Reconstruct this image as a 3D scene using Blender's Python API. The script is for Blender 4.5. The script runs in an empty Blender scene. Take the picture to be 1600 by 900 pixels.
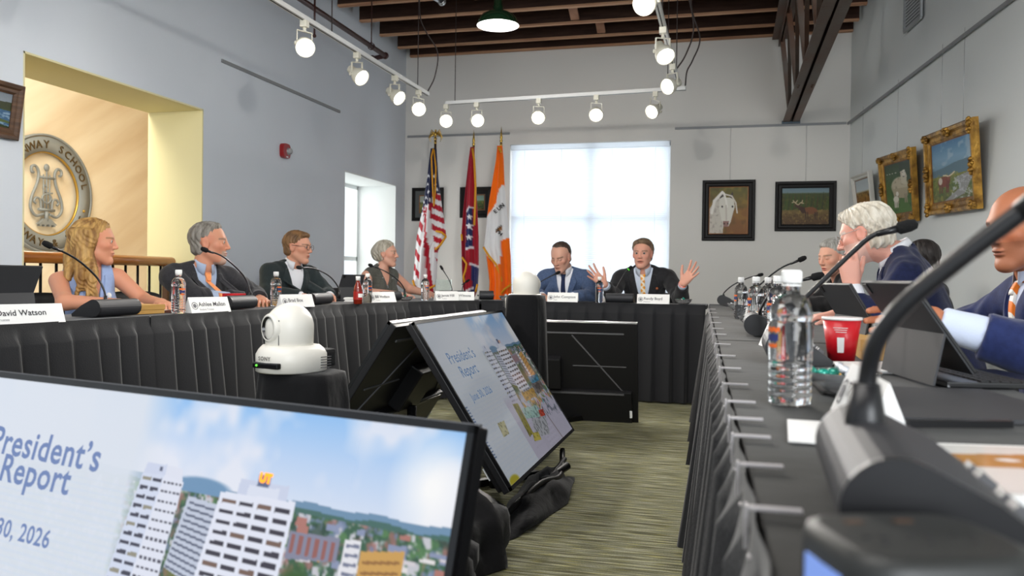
import bpy, bmesh, math, random
import numpy as np
from math import sin, cos, pi, radians, sqrt, atan2, tan
from mathutils import Vector, Matrix
from mathutils.bvhtree import BVHTree
random.seed(7); RNG = np.random.default_rng(7)
SC = bpy.context.scene; COL = SC.collection
# ---------------------------------------------------------------- camera
CAM_H, CAM_YAW, CAM_PITCH, CAM_ROLL, FPX = 0.94, 14.65, -0.705, 0.75, 1300.0
cd = bpy.data.cameras.new('camera'); cam = bpy.data.objects.new('camera', cd); COL.objects.link(cam)
cd.sensor_width = 36.0; cd.lens = 36.0*FPX/1600.0; cd.clip_start = 0.05; cd.clip_end = 200
_y, _p, _r = radians(CAM_YAW), radians(CAM_PITCH), radians(CAM_ROLL)
FWD = Vector((-sin(_y)*cos(_p), cos(_y)*cos(_p), sin(_p))); _ri = Vector((cos(_y), sin(_y), 0)); _up = _ri.cross(FWD)
RGT = _ri*cos(_r) + _up*sin(_r); UPV = _up*cos(_r) - _ri*sin(_r); CPOS = Vector((0, 0, CAM_H))
cam.matrix_world = Matrix(((RGT.x, UPV.x, -FWD.x, 0), (RGT.y, UPV.y, -FWD.y, 0), (RGT.z, UPV.z, -FWD.z, CAM_H), (0, 0, 0, 1)))
cd.dof.use_dof = True; cd.dof.focus_distance = 3.6; cd.dof.aperture_fstop = 5.0
SC.camera = cam
def ray(x, y): return RGT*((x-800)/FPX) + UPV*((450-y)/FPX) + FWD
def on(x, y, ax, v):                       # where the sight line through a photo point meets the plane axis=v
    d = ray(x, y); return CPOS + d*((v-CPOS[ax])/d[ax])
# ---------------------------------------------------------------- light
SC.view_settings.view_transform = 'Standard'; SC.view_settings.look = 'None'
SC.view_settings.gamma = 1.0; SC.view_settings.use_curve_mapping = False; SC.view_settings.exposure = 0.0
SC.cycles.max_bounces = 8; SC.cycles.transmission_bounces = 8; SC.cycles.transparent_max_bounces = 12
SC.cycles.caustics_reflective = False; SC.cycles.caustics_refractive = False
SC.cycles.sample_clamp_indirect = 6.0
W = bpy.data.worlds.new('world'); SC.world = W; W.use_nodes = True
W.node_tree.nodes['Background'].inputs[0].default_value = (0.86, 0.93, 1.0, 1); W.node_tree.nodes['Background'].inputs[1].default_value = 1.22
def area(name, loc, aim, sx, sy, power, col=(1, 1, 1), spread=180):
    l = bpy.data.lights.new(name, 'AREA'); l.shape = 'RECTANGLE'; l.size = sx; l.size_y = sy; l.energy = power; l.color = col; l.spread = radians(spread)
    o = bpy.data.objects.new(name, l); COL.objects.link(o); o.location = loc
    o.rotation_euler = (Vector(aim)-Vector(loc)).to_track_quat('-Z', 'Y').to_euler(); return o
area('daylight_far_window', (-1.63, 10.0, 1.62), (-1.63, 0, 1.2), 2.1, 2.0, 34, (0.93, 0.97, 1.0))
area('daylight_side_window', (-4.75, 8.7, 1.2), (0, 8.7, 1.0), 1.5, 2.2, 24, (0.93, 0.98, 1.0))
area('lobby_ceiling_light', (-5.7, 5.2, 3.9), (-6.9, 5.9, 1.2), 1.2, 3.4, 255, (1.0, 0.92, 0.76))
area('added_fill_overhead', (-1.2, 0.6, 3.5), (-1.2, 2.2, 0), 2.6, 2.2, 90, (1.0, 0.97, 0.93))  # unseen area light added overhead to lift the room, no fixture there
area('added_fill_behind_viewer', (1.7, -2.2, 1.9), (-3.0, 5.5, 1.3), 2.2, 2.0, 170, (0.92, 0.96, 1.0))  # unseen cool light added to brighten the left wall and the faces
# ---------------------------------------------------------------- helpers
def lin(c):
    return tuple((v/12.92 if v <= 0.04045 else ((v+0.055)/1.055)**2.4) for v in c)
def rgb(*c): return lin([v/255.0 for v in c])
_M = {}
def mat(name, col=(0.5, 0.5, 0.5), rough=0.5, metal=0.0, spec=0.5, emit=0.0, trans=0.0, ior=1.45, sheen=0.0, coat=0.0, bump=None, vary=None, vcol=None, alpha=1.0, sub=0.0):
    """bump=(scale, strength[, (sx,sy,sz)]) noise relief; vary=(scale, colour2[, stretch]) noise mix; vcol=attribute name"""
    if name in _M: return _M[name]
    m = bpy.data.materials.new(name); m.use_nodes = True; _M[name] = m
    N, L = m.node_tree.nodes, m.node_tree.links; b = N['Principled BSDF']
    b.inputs['Base Color'].default_value = (*col, 1); b.inputs['Roughness'].default_value = rough; b.inputs['Metallic'].default_value = metal
    b.inputs['Specular IOR Level'].default_value = spec; b.inputs['IOR'].default_value = ior
    b.inputs['Transmission Weight'].default_value = trans; b.inputs['Sheen Weight'].default_value = sheen
    b.inputs['Coat Weight'].default_value = coat; b.inputs['Alpha'].default_value = alpha
    if sub: b.inputs['Subsurface Weight'].default_value = sub; b.inputs['Subsurface Radius'].default_value = (0.012, 0.005, 0.003)
    def noise(scale, stretch, detail=4):
        tc = N.new('ShaderNodeTexCoord'); mp = N.new('ShaderNodeMapping'); mp.inputs['Scale'].default_value = stretch
        n = N.new('ShaderNodeTexNoise'); n.inputs['Scale'].default_value = scale; n.inputs['Detail'].default_value = detail
        L.new(tc.outputs['Object'], mp.inputs[0]); L.new(mp.outputs[0], n.inputs['Vector']); return n
    src = None
    if vcol:
        a = N.new('ShaderNodeVertexColor'); a.layer_name = vcol; src = a.outputs['Color']; L.new(src, b.inputs['Base Color'])
    if vary:
        n = noise(vary[0], vary[2] if len(vary) > 2 else (1, 1, 1)); r = N.new('ShaderNodeValToRGB')
        r.color_ramp.elements[0].position = 0.35; r.color_ramp.elements[1].position = 0.65
        r.color_ramp.elements[0].color = (*col, 1); r.color_ramp.elements[1].color = (*vary[1], 1)
        L.new(n.outputs['Fac'], r.inputs[0])
        if src:
            mx = N.new('ShaderNodeMix'); mx.data_type = 'RGBA'; mx.blend_type = 'MULTIPLY'; mx.inputs[0].default_value = 1.0
            L.new(src, mx.inputs[6]); L.new(r.outputs[0], mx.inputs[7]); src = mx.outputs[2]
        else: src = r.outputs[0]
        L.new(src, b.inputs['Base Color'])
    if bump:
        n = noise(bump[0], bump[2] if len(bump) > 2 else (1, 1, 1)); bp = N.new('ShaderNodeBump'); bp.inputs['Strength'].default_value = bump[1]; bp.inputs['Distance'].default_value = 0.01
        L.new(n.outputs['Fac'], bp.inputs['Height']); L.new(bp.outputs[0], b.inputs['Normal'])
    if emit:
        b.inputs['Emission Strength'].default_value = emit
        if src: L.new(src, b.inputs['Emission Color'])
        else: b.inputs['Emission Color'].default_value = (*col, 1)
    return m
def tag(o, label=None, cat=None, group=None, kind=None):
    if label: o['label'] = label
    if cat: o['category'] = cat
    if group: o['group'] = group
    if kind: o['kind'] = kind
    return o
def thing(name, label, cat, loc=(0, 0, 0), rz=0.0, group=None):
    o = bpy.data.objects.new(name, None); COL.objects.link(o); o.location = loc; o.rotation_euler = (0, 0, rz); o.empty_display_size = 0.05
    return tag(o, label, cat, group)
def link_mesh(name, me, parent=None, smooth=False, world=False):
    o = bpy.data.objects.new(name, me); COL.objects.link(o)
    if parent is not None:
        o.parent = parent
        if world: me.transform(wmat(parent).inverted())
    if smooth: me.shade_smooth()
    return o
def wmat(o):
    m = Matrix.LocRotScale(o.location, o.rotation_euler, o.scale)
    return wmat(o.parent) @ m if o.parent else m
class MB:
    def __init__(s): s.v, s.f, s.m, s.sm = [], [], [], []; s.mi = 0; s.smooth = False
    def add(s, vs, fs):
        n = len(s.v); s.v += [tuple(v) for v in vs]
        for f in fs: s.f.append(tuple(i+n for i in f)); s.m.append(s.mi); s.sm.append(s.smooth)
        return s
    def box(s, c, d, R=None):
        x, y, z = d[0]/2, d[1]/2, d[2]/2; c = Vector(c)
        P = [Vector((a*x, b*y, e*z)) for a in (-1, 1) for b in (-1, 1) for e in (-1, 1)]
        P = [c + (R @ p if R else p) for p in P]
        return s.add(P, [(0, 1, 3, 2), (4, 6, 7, 5), (0, 4, 5, 1), (2, 3, 7, 6), (0, 2, 6, 4), (1, 5, 7, 3)])
    def bar(s, a, b, w, h, up=(0, 0, 1)):            # box from a to b, w across, h along up
        a, b = Vector(a), Vector(b); d = (b-a).normalized(); u = Vector(up); r = d.cross(u).normalized(); u = r.cross(d)
        P = [q + r*(i*w/2) + u*(j*h/2) for q in (a, b) for i in (-1, 1) for j in (-1, 1)]
        return s.add(P, [(0, 1, 3, 2), (4, 6, 7, 5), (0, 4, 5, 1), (2, 3, 7, 6), (0, 2, 6, 4), (1, 5, 7, 3)])
    def tube(s, path, r, n=10, cap=True):
        path = [Vector(p) for p in path]; R = r if isinstance(r, (list, tuple)) else [r]*len(path)
        sm = s.smooth; s.smooth = True
        t0 = (path[1]-path[0]).normalized(); u = t0.orthogonal().normalized(); vs = []
        for i, p in enumerate(path):
            t = (path[min(i+1, len(path)-1)] - path[max(i-1, 0)]).normalized()
            u = (u - t*u.dot(t)).normalized(); w = t.cross(u)
            vs += [p + (u*cos(2*pi*k/n) + w*sin(2*pi*k/n))*R[i] for k in range(n)]
        fs = [(i*n+k, i*n+(k+1) % n, (i+1)*n+(k+1) % n, (i+1)*n+k) for i in range(len(path)-1) for k in range(n)]
        s.add(vs, fs); s.smooth = sm
        if cap:
            m = len(path)-1; s.add(vs[:n], [tuple(range(n))[::-1]]); s.add(vs[m*n:], [tuple(range(n))])
        return s
    def cyl(s, a, b, r0, r1=None, n=20): return s.tube([a, b], [r0, r0 if r1 is None else r1], n)
    def lathe(s, prof, n=24, T=None, closed=False, arc=2*pi):   # prof [(r,z)] about local z
        T = T or Matrix.Identity(4); vs = []; full = abs(arc-2*pi) < 1e-6; k2 = n if full else n+1
        for r, z in prof: vs += [T @ Vector((r*cos(arc*k/n), r*sin(arc*k/n), z)) for k in range(k2)]
        fs = []
        for i in range(len(prof)-1):
            for k in range(n):
                k1 = (k+1) % k2; fs.append((i*k2+k, i*k2+k1, (i+1)*k2+k1, (i+1)*k2+k))
        sm = s.smooth; s.smooth = True; s.add(vs, fs); s.smooth = sm; return s
    def sphere(s, c, r, n=12, m=8, T=None):
        r = (r, r, r) if not isinstance(r, (tuple, list)) else r
        prof = [(max(1e-5, sin(pi*i/m)), -cos(pi*i/m)) for i in range(m+1)]
        return s.lathe(prof, n, Matrix.Translation(c) @ (T or Matrix.Identity(4)) @ Matrix.Diagonal((*r, 1)))
    def prism(s, poly, a, b):                         # poly: list of 3-vectors; extruded by vectors a (start) and b (end)
        n = len(poly); a, b = Vector(a), Vector(b); P = [Vector(p)+a for p in poly] + [Vector(p)+b for p in poly]
        return s.add(P, [tuple(range(n))[::-1], tuple(range(n, 2*n))] + [(i, (i+1) % n, n+(i+1) % n, n+i) for i in range(n)])
    def grid(s, P):                                   # P[i][j] points
        a, b = len(P), len(P[0]); vs = [p for row in P for p in row]
        return s.add(vs, [(i*b+j, i*b+j+1, (i+1)*b+j+1, (i+1)*b+j) for i in range(a-1) for j in range(b-1)])
    def build(s, name, mats, parent=None, world=False, bevel=0, fix=True):
        me = bpy.data.meshes.new(name); me.from_pydata(s.v, [], s.f)
        for m in (mats if isinstance(mats, (list, tuple)) else [mats]): me.materials.append(m)
        me.polygons.foreach_set('material_index', s.m); me.polygons.foreach_set('use_smooth', s.sm)
        if fix:
            bm = bmesh.new(); bm.from_mesh(me); bmesh.ops.remove_doubles(bm, verts=bm.verts, dist=1e-6)
            bmesh.ops.recalc_face_normals(bm, faces=bm.faces)
            if bevel:
                es = [e for e in bm.edges if len(e.link_faces) == 2 and e.calc_face_angle(0) > 0.6]
                bmesh.ops.bevel(bm, geom=es, offset=bevel, segments=2, profile=0.6, affect='EDGES', clamp_overlap=True)
            bm.to_mesh(me); bm.free()
        return link_mesh(name, me, parent, False, world)
def dup(root, loc=None, rz=None, label=None):
    r = root.copy(); COL.objects.link(r)
    if loc is not None: r.location = loc
    if rz is not None: r.rotation_euler = (0, 0, rz)
    if label: r['label'] = label
    for ch in list(root.children):
        c = ch.copy(); COL.objects.link(c); c.parent = r
        for g in list(ch.children):
            e = g.copy(); COL.objects.link(e); e.parent = c
    return r
def bez(p0, p1, p2, p3, n=14):
    p0, p1, p2, p3 = map(Vector, (p0, p1, p2, p3)); out = []
    for i in range(n+1):
        t = i/n; u = 1-t; out.append(p0*u**3 + p1*3*u*u*t + p2*3*u*t*t + p3*t**3)
    return out
def smoothpath(P, n=6):                               # Catmull-Rom
    P = [Vector(p) for p in P]; Q = [P[0]*2-P[1]] + P + [P[-1]*2-P[-2]]; out = []
    for i in range(1, len(Q)-2):
        a, b, c, d = Q[i-1:i+3]
        for k in range(n):
            t = k/n; out.append(0.5*((b*2) + (c-a)*t + (a*2-b*5+c*4-d)*t*t + (b*3-a-c*3+d)*t**3))
    return out + [P[-1]]
def text_mesh(name, s, size, T, material, parent=None, world=True, align='LEFT', depth=0.0, bold=0.0, space=1.0):
    cu = bpy.data.curves.new(name, 'FONT'); cu.body = s; cu.size = size; cu.align_x = align; cu.extrude = depth; cu.offset = bold; cu.space_character = space; cu.resolution_u = 3
    o = bpy.data.objects.new(name, cu); COL.objects.link(o); dg = bpy.context.evaluated_depsgraph_get()
    me = bpy.data.meshes.new_from_object(o.evaluated_get(dg)); bpy.data.objects.remove(o); me.name = name
    me.materials.clear(); me.materials.append(material); me.transform(T)
    return link_mesh(name, me, parent, False, world)
def frameT(o, x, y, z=None):                          # matrix from origin and x,y axes
    x = Vector(x).normalized(); y = Vector(y).normalized(); z = x.cross(y) if z is None else Vector(z)
    return Matrix(((x.x, y.x, z.x, o[0]), (x.y, y.y, z.y, o[1]), (x.z, y.z, z.z, o[2]), (0, 0, 0, 1)))
# ---- little painter: numpy canvas shown as vertex colours on a fine grid
def vnoise(h, w, s, seed):
    r = np.random.default_rng(seed); gy, gx = int(h/s)+3, int(w/s)+3; g = r.random((gy, gx))
    y = np.arange(h)/s; x = np.arange(w)/s; yi = y.astype(int); xi = x.astype(int); fy = (y-yi)[:, None]; fx = (x-xi)[None]
    fy = fy*fy*(3-2*fy); fx = fx*fx*(3-2*fx)
    return (g[yi][:, xi]*(1-fy)*(1-fx)+g[yi+1][:, xi]*fy*(1-fx)+g[yi][:, xi+1]*(1-fy)*fx+g[yi+1][:, xi+1]*fy*fx)
class Cv:
    def __init__(s, w, h, asp=None):
        s.w, s.h = w, h; s.a = np.zeros((h, w, 3)); yy, xx = np.mgrid[0:h, 0:w]; s.x = (xx+.5)/w; s.y = (yy+.5)/h; s.asp = asp or w/h
    def vgrad(s, stops):
        ks = [k for k, _ in stops]; s.a[:] = np.stack([np.interp(s.y, ks, [c[i] for _, c in stops]) for i in range(3)], -1)/255.
    def mix(s, m, c, al=1.0): m = np.clip(m, 0, 1)[..., None]*al; s.a = s.a*(1-m)+m*np.array(c)/255.
    def inpoly(s, P):
        m = np.zeros(s.x.shape, bool)
        for (x1, y1), (x2, y2) in zip(P, P[1:]+P[:1]):
            if y1 == y2: continue
            c = ((s.y > min(y1, y2)) & (s.y <= max(y1, y2)) & (s.x < (x2-x1)*(s.y-y1)/(y2-y1)+x1)); m ^= c
        return m.astype(float)
    def poly(s, P, c, al=1.0): s.mix(s.inpoly([tuple(p) for p in P]), c, al)
    def ell(s, x, y, rx, ry, c, al=1.0, soft=0.15, ang=0.0):
        dx, dy = (s.x-x), (s.y-y); ca, sa = cos(ang), sin(ang); dx, dy = dx*s.asp, dy
        u, v = dx*ca+dy*sa, -dx*sa+dy*ca
        d = np.sqrt((u/(rx*s.asp))**2+(v/ry)**2); s.mix((1-d)/soft+0.5, c, al)
    def line(s, P, wd, c, al=1.0):
        for (x1, y1), (x2, y2) in zip(P, P[1:]):
            ax, ay = (x2-x1)*s.asp, y2-y1; px, py = (s.x-x1)*s.asp, s.y-y1
            t = np.clip((px*ax+py*ay)/(ax*ax+ay*ay+1e-12), 0, 1); d = np.hypot(px-t*ax, py-t*ay); s.mix((wd-d)/(wd*.4)+.5, c, al)
    def fleck(s, m, sc, seed, c, al=.6, thr=.55):
        n = .6*vnoise(s.h, s.w, sc, seed)+.4*vnoise(s.h, s.w, max(1.5, sc*.4), seed+1); s.mix(m*np.clip((n-thr)*6, 0, 1), c, al)
    def mesh(s, name, O, U, V, material, parent=None, world=True, gain=1.0):   # O top-left, U along width, V down
        h, w = s.h, s.w; O, U, V = (np.array(Vector(q)) for q in (O, U, V))
        u = np.linspace(0, 1, w); v = np.linspace(0, 1, h)
        P = O+U*u[None, :, None]+V*v[:, None, None]; me = bpy.data.meshes.new(name)
        idx = np.arange(h*w).reshape(h, w); q = np.stack([idx[:-1, :-1], idx[1:, :-1], idx[1:, 1:], idx[:-1, 1:]], -1).reshape(-1, 4)
        quick_mesh(me, P.reshape(-1, 3), q)
        c = np.clip(s.a, 0, 1); c = np.where(c <= .04045, c/12.92, ((c+.055)/1.055)**2.4)*gain
        at = me.color_attributes.new('Col', 'FLOAT_COLOR', 'POINT'); at.data.foreach_set('color', np.concatenate([c, np.ones((h, w, 1))], -1).astype(np.float32).ravel())
        me.materials.append(material); return link_mesh(name, me, parent, False, world)
def quick_mesh(me, V, F):
    n, k = F.shape; me.vertices.add(len(V)); me.vertices.foreach_set('co', np.asarray(V, np.float32).ravel())
    me.loops.add(n*k); me.loops.foreach_set('vertex_index', F.astype(np.int32).ravel())
    me.polygons.add(n); me.polygons.foreach_set('loop_start', np.arange(0, n*k, k, dtype=np.int32)); me.update(calc_edges=True); me.validate()
# ================================================================ setting
XL, YF, ZJ = -3.92, 9.67, 3.64
WALLC = rgb(224, 230, 238)
m_wall = mat('wall_paint', WALLC, .75, spec=.25, bump=(60, .04), vary=(1.2, rgb(220, 226, 234)))
m_cream = mat('cream_jamb_paint', rgb(232, 224, 178), .7, spec=.2)
m_white = mat('white_paint', rgb(236, 240, 240), .6, spec=.3)
m_deck = mat('dark_deck_wood', rgb(66, 44, 32), .8, vary=(3, rgb(48, 32, 24), (1, 12, 1)), bump=(8, .3, (1, 10, 1)))
m_joist = mat('brown_joist_wood', rgb(74, 52, 42), .75, spec=.25, vary=(3, rgb(56, 38, 31), (1, 14, 8)), bump=(10, .3, (1, 12, 12)))
m_wood = mat('honey_rail_wood', rgb(176, 110, 48), .35, coat=.4, vary=(5, rgb(150, 88, 36), (8, .6, 8)))
m_blackmetal = mat('black_metal', rgb(22, 22, 24), .45, metal=.6)
m_steel = mat('aged_steel', rgb(104, 98, 92), .5, metal=.7, vary=(2.5, rgb(98, 68, 52), (1, .5, 1)), bump=(30, .15))
m_alu = mat('aluminium', rgb(188, 190, 192), .35, metal=.9)
def S(o): o['kind'] = 'structure'; return o
# carpet: two tones of short broken lines running across the room
mc = bpy.data.materials.new('striped_carpet'); mc.use_nodes = True
N, L = mc.node_tree.nodes, mc.node_tree.links; b = N['Principled BSDF']; b.inputs['Roughness'].default_value = .95; b.inputs['Specular IOR Level'].default_value = .1
tc = N.new('ShaderNodeTexCoord')
def _n(scale, st, det=3):
    mp = N.new('ShaderNodeMapping'); mp.inputs['Scale'].default_value = st; n = N.new('ShaderNodeTexNoise'); n.inputs['Scale'].default_value = scale; n.inputs['Detail'].default_value = det
    L.new(tc.outputs['Object'], mp.inputs[0]); L.new(mp.outputs[0], n.inputs['Vector']); return n
def _ramp(n, stops):
    r = N.new('ShaderNodeValToRGB'); e = r.color_ramp.elements
    while len(e) < len(stops): e.new(.5)
    for k, (p, c) in zip(e, stops): k.position = p; k.color = (*c, 1)
    L.new(n.outputs['Fac'], r.inputs[0]); return r
n1 = _n(1, (5, 75, 1)); r1 = _ramp(n1, [(.36, rgb(112, 112, 88)), (.47, rgb(150, 149, 120)), (.55, rgb(174, 174, 148)), (.64, rgb(198, 198, 182))])
n2 = _n(1, (11, 130, 1), 2); r2 = _ramp(n2, [(.5, rgb(128, 128, 128)), (.7, rgb(150, 144, 84))])
mx = N.new('ShaderNodeMix'); mx.data_type = 'RGBA'; mx.blend_type = 'OVERLAY'; mx.inputs[0].default_value = .8
L.new(r1.outputs[0], mx.inputs[6]); L.new(r2.outputs[0], mx.inputs[7])
n3 = _n(260, (1, 1, 1), 1); r3 = _ramp(n3, [(.3, (.62, .62, .62)), (.7, (1.1, 1.1, 1.1))])
mm = N.new('ShaderNodeMix'); mm.data_type = 'RGBA'; mm.blend_type = 'MULTIPLY'; mm.inputs[0].default_value = 1
L.new(mx.outputs[2], mm.inputs[6]); L.new(r3.outputs[0], mm.inputs[7]); L.new(mm.outputs[2], b.inputs['Base Color'])
bp = N.new('ShaderNodeBump'); bp.inputs['Strength'].default_value = .5; bp.inputs['Distance'].default_value = .004; L.new(n3.outputs['Fac'], bp.inputs['Height']); L.new(bp.outputs[0], b.inputs['Normal'])
S(MB().box((-1.0, 3.3, -.05), (8.0, 13.4, .1)).build('floor', mc))
# left wall with the railed opening and the deep window niche
w = MB(); T = .48; xc = XL - T/2; ZT = 3.95
def wl(y0, y1, z0, z1): w.box((xc, (y0+y1)/2, (z0+z1)/2), (T, y1-y0, z1-z0))
wl(-3.4, 3.9, 0, ZT); wl(3.9, 5.58, 2.2, ZT); wl(5.58, 8.0, 0, ZT); wl(8.0, 9.39, 2.04, ZT); wl(9.39, YF+.2, 0, ZT); wl(8.0, 9.39, 0, .25)
S(w.build('wall_left', m_wall))
S(MB().box((xc-.002, 5.58-.006, 1.1), (T+.004, .012, 2.2)).box((xc-.002, 3.9+.006, 1.1), (T+.004, .012, 2.2)).box((xc-.002, 4.74, 2.2-.006), (T+.004, 1.68, .012)).build('trim_1', m_cream))
S(MB().box((xc-.002, 9.384, 1.145), (T+.004, .012, 1.79)).box((xc-.002, 8.006, 1.145), (T+.004, .012, 1.79)).box((xc-.002, 8.695, 2.034), (T+.004, 1.39, .012)).box((xc-.002, 8.695, .256), (T+.004, 1.39, .012)).build('trim_2', m_white))
f = MB()
for y in (8.03, 8.695, 9.36): f.box((XL-T-.03, y, 1.145), (.05, .05, 1.79))
for z in (.28, 1.145, 2.01): f.box((XL-T-.03, 8.695, z), (.05, 1.33, .05))
S(f.build('window_2', m_white))
# lobby beyond the railing
m_lobby = mat('lobby_plaster', rgb(240, 228, 204), .8, spec=.2, vary=(1.1, rgb(220, 200, 170), (1, .55, 1.6)))
_mp = [n for n in m_lobby.node_tree.nodes if n.type == 'MAPPING'][0]; _mp.vector_type = 'TEXTURE'; _mp.inputs['Rotation'].default_value = (radians(33), 0, 0); _mp.inputs['Scale'].default_value = (1, 3.2, .42)
S(MB().box((-7.55, 5.8, 1.2), (.1, 9.8, 6.4)).build('wall_lobby', m_lobby))
S(MB().prism([(-4.45, 1, -2.05), (-4.45, 7.6, -2.05), (-7.5, 10.65, -2.05), (-7.5, 1, -2.05)], (0, 0, 0), (0, 0, .06)).build('floor_lobby', mat('lobby_floor', rgb(170, 150, 120), .6)))
S(MB().prism([(-4.45, 7.6, -2), (-7.5, 10.65, -2), (-7.5, 10.78, -2), (-4.45, 7.73, -2)], (0, 0, 0), (0, 0, 6.4)).build('wall_lobby_far', m_lobby))
S(MB().prism([(-4.45, 1, 4.38), (-4.45, 7.6, 4.38), (-7.5, 10.65, 4.38), (-7.5, 1, 4.38)], (0, 0, 0), (0, 0, .06)).build('ceiling_lobby', m_white))
# far wall with window opening
WX0, WX1, WZ0, WZ1 = -2.575, -.676, .72, 2.537
w = MB(); 
def wf(x0, x1, z0, z1): w.box(((x0+x1)/2, YF+.1, (z0+z1)/2), (x1-x0, .2, z1-z0))
wf(XL-.02, WX0, 0, ZT); wf(WX0, WX1, WZ1, ZT); wf(WX0, WX1, 0, WZ0); wf(WX1, 1.5, 0, ZT)
S(w.build('wall_far', mat('far_wall_paint', rgb(230, 228, 223), .75, spec=.25, bump=(60, .04))))
# right wall: runs out of square, wider towards the viewer
RW0, RW1 = Vector((1.217, YF, 0)), Vector((2.62, -3.4, 0)); RWD = (RW1-RW0).normalized(); RWN = Vector((RWD.y, -RWD.x, 0))
if RWN.x > 0: RWN = -RWN
def rwall(x, y, off=0.0):                              # photo point to the right wall (off metres in front of it)
    d = ray(x, y); P = RW0 + RWN*off; t = (P-CPOS).dot(RWN)/d.dot(RWN); return CPOS + d*t
S(MB().prism([RW0 + Vector((0, 0.2, 0)) - RWD*0.0, RW1, RW1-RWN*.2, RW0-RWN*.2+Vector((0, .2, 0))], (0, 0, 0), (0, 0, ZT)).build('wall_right', mat('right_wall_paint', rgb(228, 232, 231), .75, spec=.25, bump=(60, .04))))
S(MB().box((-.85, 3.2, ZT+.04), (7.2, 13.4, .08)).build('ceiling', m_deck))
b_ = MB().box((XL+.008, 6.6, .05), (.016, 6.1, .1)).box((-1.35, YF-.008, .05), (5.1, .016, .1)); S(b_.build('baseboard_far', m_wall))
# joists
m_lit_edge = mat('lit_edge_wood', rgb(206, 162, 126), .75, vary=(4, rgb(170, 122, 92), (.4, 8, 8)))  # lighter tan stands in for lamplight caught on the joist undersides
jy = [9.63, 9.24, 8.72, 8.19, 7.68, 7.16, 6.64, 6.12]
ords = ['against the far wall', 'second out from the far wall', 'third out from the far wall', 'fourth out from the far wall', 'fifth out from the far wall', 'sixth out from the far wall', 'seventh out from the far wall', 'eighth out from the far wall']
for k, y in enumerate(jy):
    o = MB().box((-1.30, y, ZJ+.155), (5.1, .05, .27)).build('ceiling_joist', m_joist); MB().box((-1.30, y, ZJ+.01), (5.1, .052, .02)).build('lit_bottom_edge', m_lit_edge, o); tag(o, 'dark brown timber ceiling joist, '+ords[k], 'joist', 'ceiling joists')
m_brace = mat('brace_wood', rgb(186, 140, 112), .8, vary=(6, rgb(150, 106, 82)))
for (p, q, lab) in (((-1.42, 9.21, 3.68), (-1.42, 8.75, 3.9), 'wooden bridging piece between joists near the far wall'), ((-1.62, 8.69, 3.68), (-1.62, 8.22, 3.9), 'wooden bridging piece between joists above the window')):
    t = MB().bar(p, q, .09, .03).build('joist_bridging', m_brace); tag(t, lab, 'brace', 'bridging pieces')
# steel truss along the room
TR = thing('roof_truss', 'riveted double angle steel truss running toward far wall', 'truss', (.6, 9.6, 2.69))
for nm, z, x0, leg in (('bottom_chord', 2.69, .625, 1), ('top_chord', 3.62, .50, -1)):
    m = MB()
    for sx in (-1, 1):
        m.box((x0+sx*.047, 5.9, z+.006*leg), (.078, 7.5, .012)); m.box((x0+sx*.014, 5.9, z+leg*.045), (.012, 7.5, .09))
    m.build(nm, m_steel, TR, True)
zs = [9.5, 8.5, 7.5, 6.5, 5.5, 4.5, 3.5]
for i, y in enumerate(zs):
    MB().bar((.61, y, 2.72), (.51, y, 3.6), .05, .05, (0, 1, 0)).build('web_post', m_steel, TR, True)
    MB().box((.60, y, 2.80), (.012, .26, .2)).build('gusset_plate', m_joist, TR, True)
    if i < 6: MB().bar((.60, y-.03, 2.76), (.52, zs[i+1]+.03, 3.55), .035, .035, (1, 0, 0)).build('web_diagonal', m_steel, TR, True)
MB().box((.625, 9.645, 2.69), (.19, .05, .03)).build('end_plate', mat('blue_grey_steel', rgb(88, 102, 112), .5, metal=.5), TR, True)
for y in (7.9, 7.84):
    for sx in (-.06, .06): MB().sphere((.625+sx, y, 2.686), .011).build('rivet', m_steel, TR, True)
# sprinkler pipe
m_pipe = mat('maroon_pipe_paint', rgb(66, 38, 36), .4, spec=.5)
pA, pB = on(470, -1, 2, 3.2), on(602, 87, 2, 3.2); pd = (pB-pA).normalized()
SP = thing('sprinkler_pipe', 'maroon sprinkler pipe hung along the left wall under the joists', 'pipe', pB)
MB().tube([pA-pd*1.6, pB], .024, 12).build('pipe_run', m_pipe, SP, True)
m = MB(); m.sphere(pB, .036); m.tube([pB, pB+Vector((-.16, .02, -.02))], .024, 12); m.cyl(pB+Vector((-.14, .02, -.02)), pB+Vector((-.16, .02, -.02)), .038); m.build('elbow', m_pipe, SP, True)
hp = pB-pd*.35
MB().tube([hp+Vector((0, 0, .03)), (hp.x, hp.y, 3.64)], .006, 6).lathe([(.030, -.008), (.036, -.008), (.036, .008), (.030, .008), (.030, -.008)], 16, frameT(hp, (1, 0, 0), (0, 0, 1))).build('hanger', m_pipe, SP, True)
hp = pA+pd*.05
MB().tube([hp+Vector((.1, 0, .03)), (hp.x+.1, hp.y, 3.64)], .006, 6).cyl(hp+Vector((.1, 0, -.28)), hp+Vector((.1, 0, .03)), .008).sphere(hp+Vector((.1, 0, -.29)), .016).build('hanger', m_pipe, SP, True)
q = on(690, 2, 2, 3.5); t = MB(); t.tube([q+Vector((-.3, -.5, .1)), q+Vector((.0, 0, 0))], .028, 12); t.lathe([(.03, -.02), (.038, -.02), (.038, .02), (.03, .02)], 14, frameT(q, (1, 0, 0), (0, .2, 1)))
tag(t.build('conduit_stub', m_alu), 'short grey metal conduit end poking below the joists', 'pipe')
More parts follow.
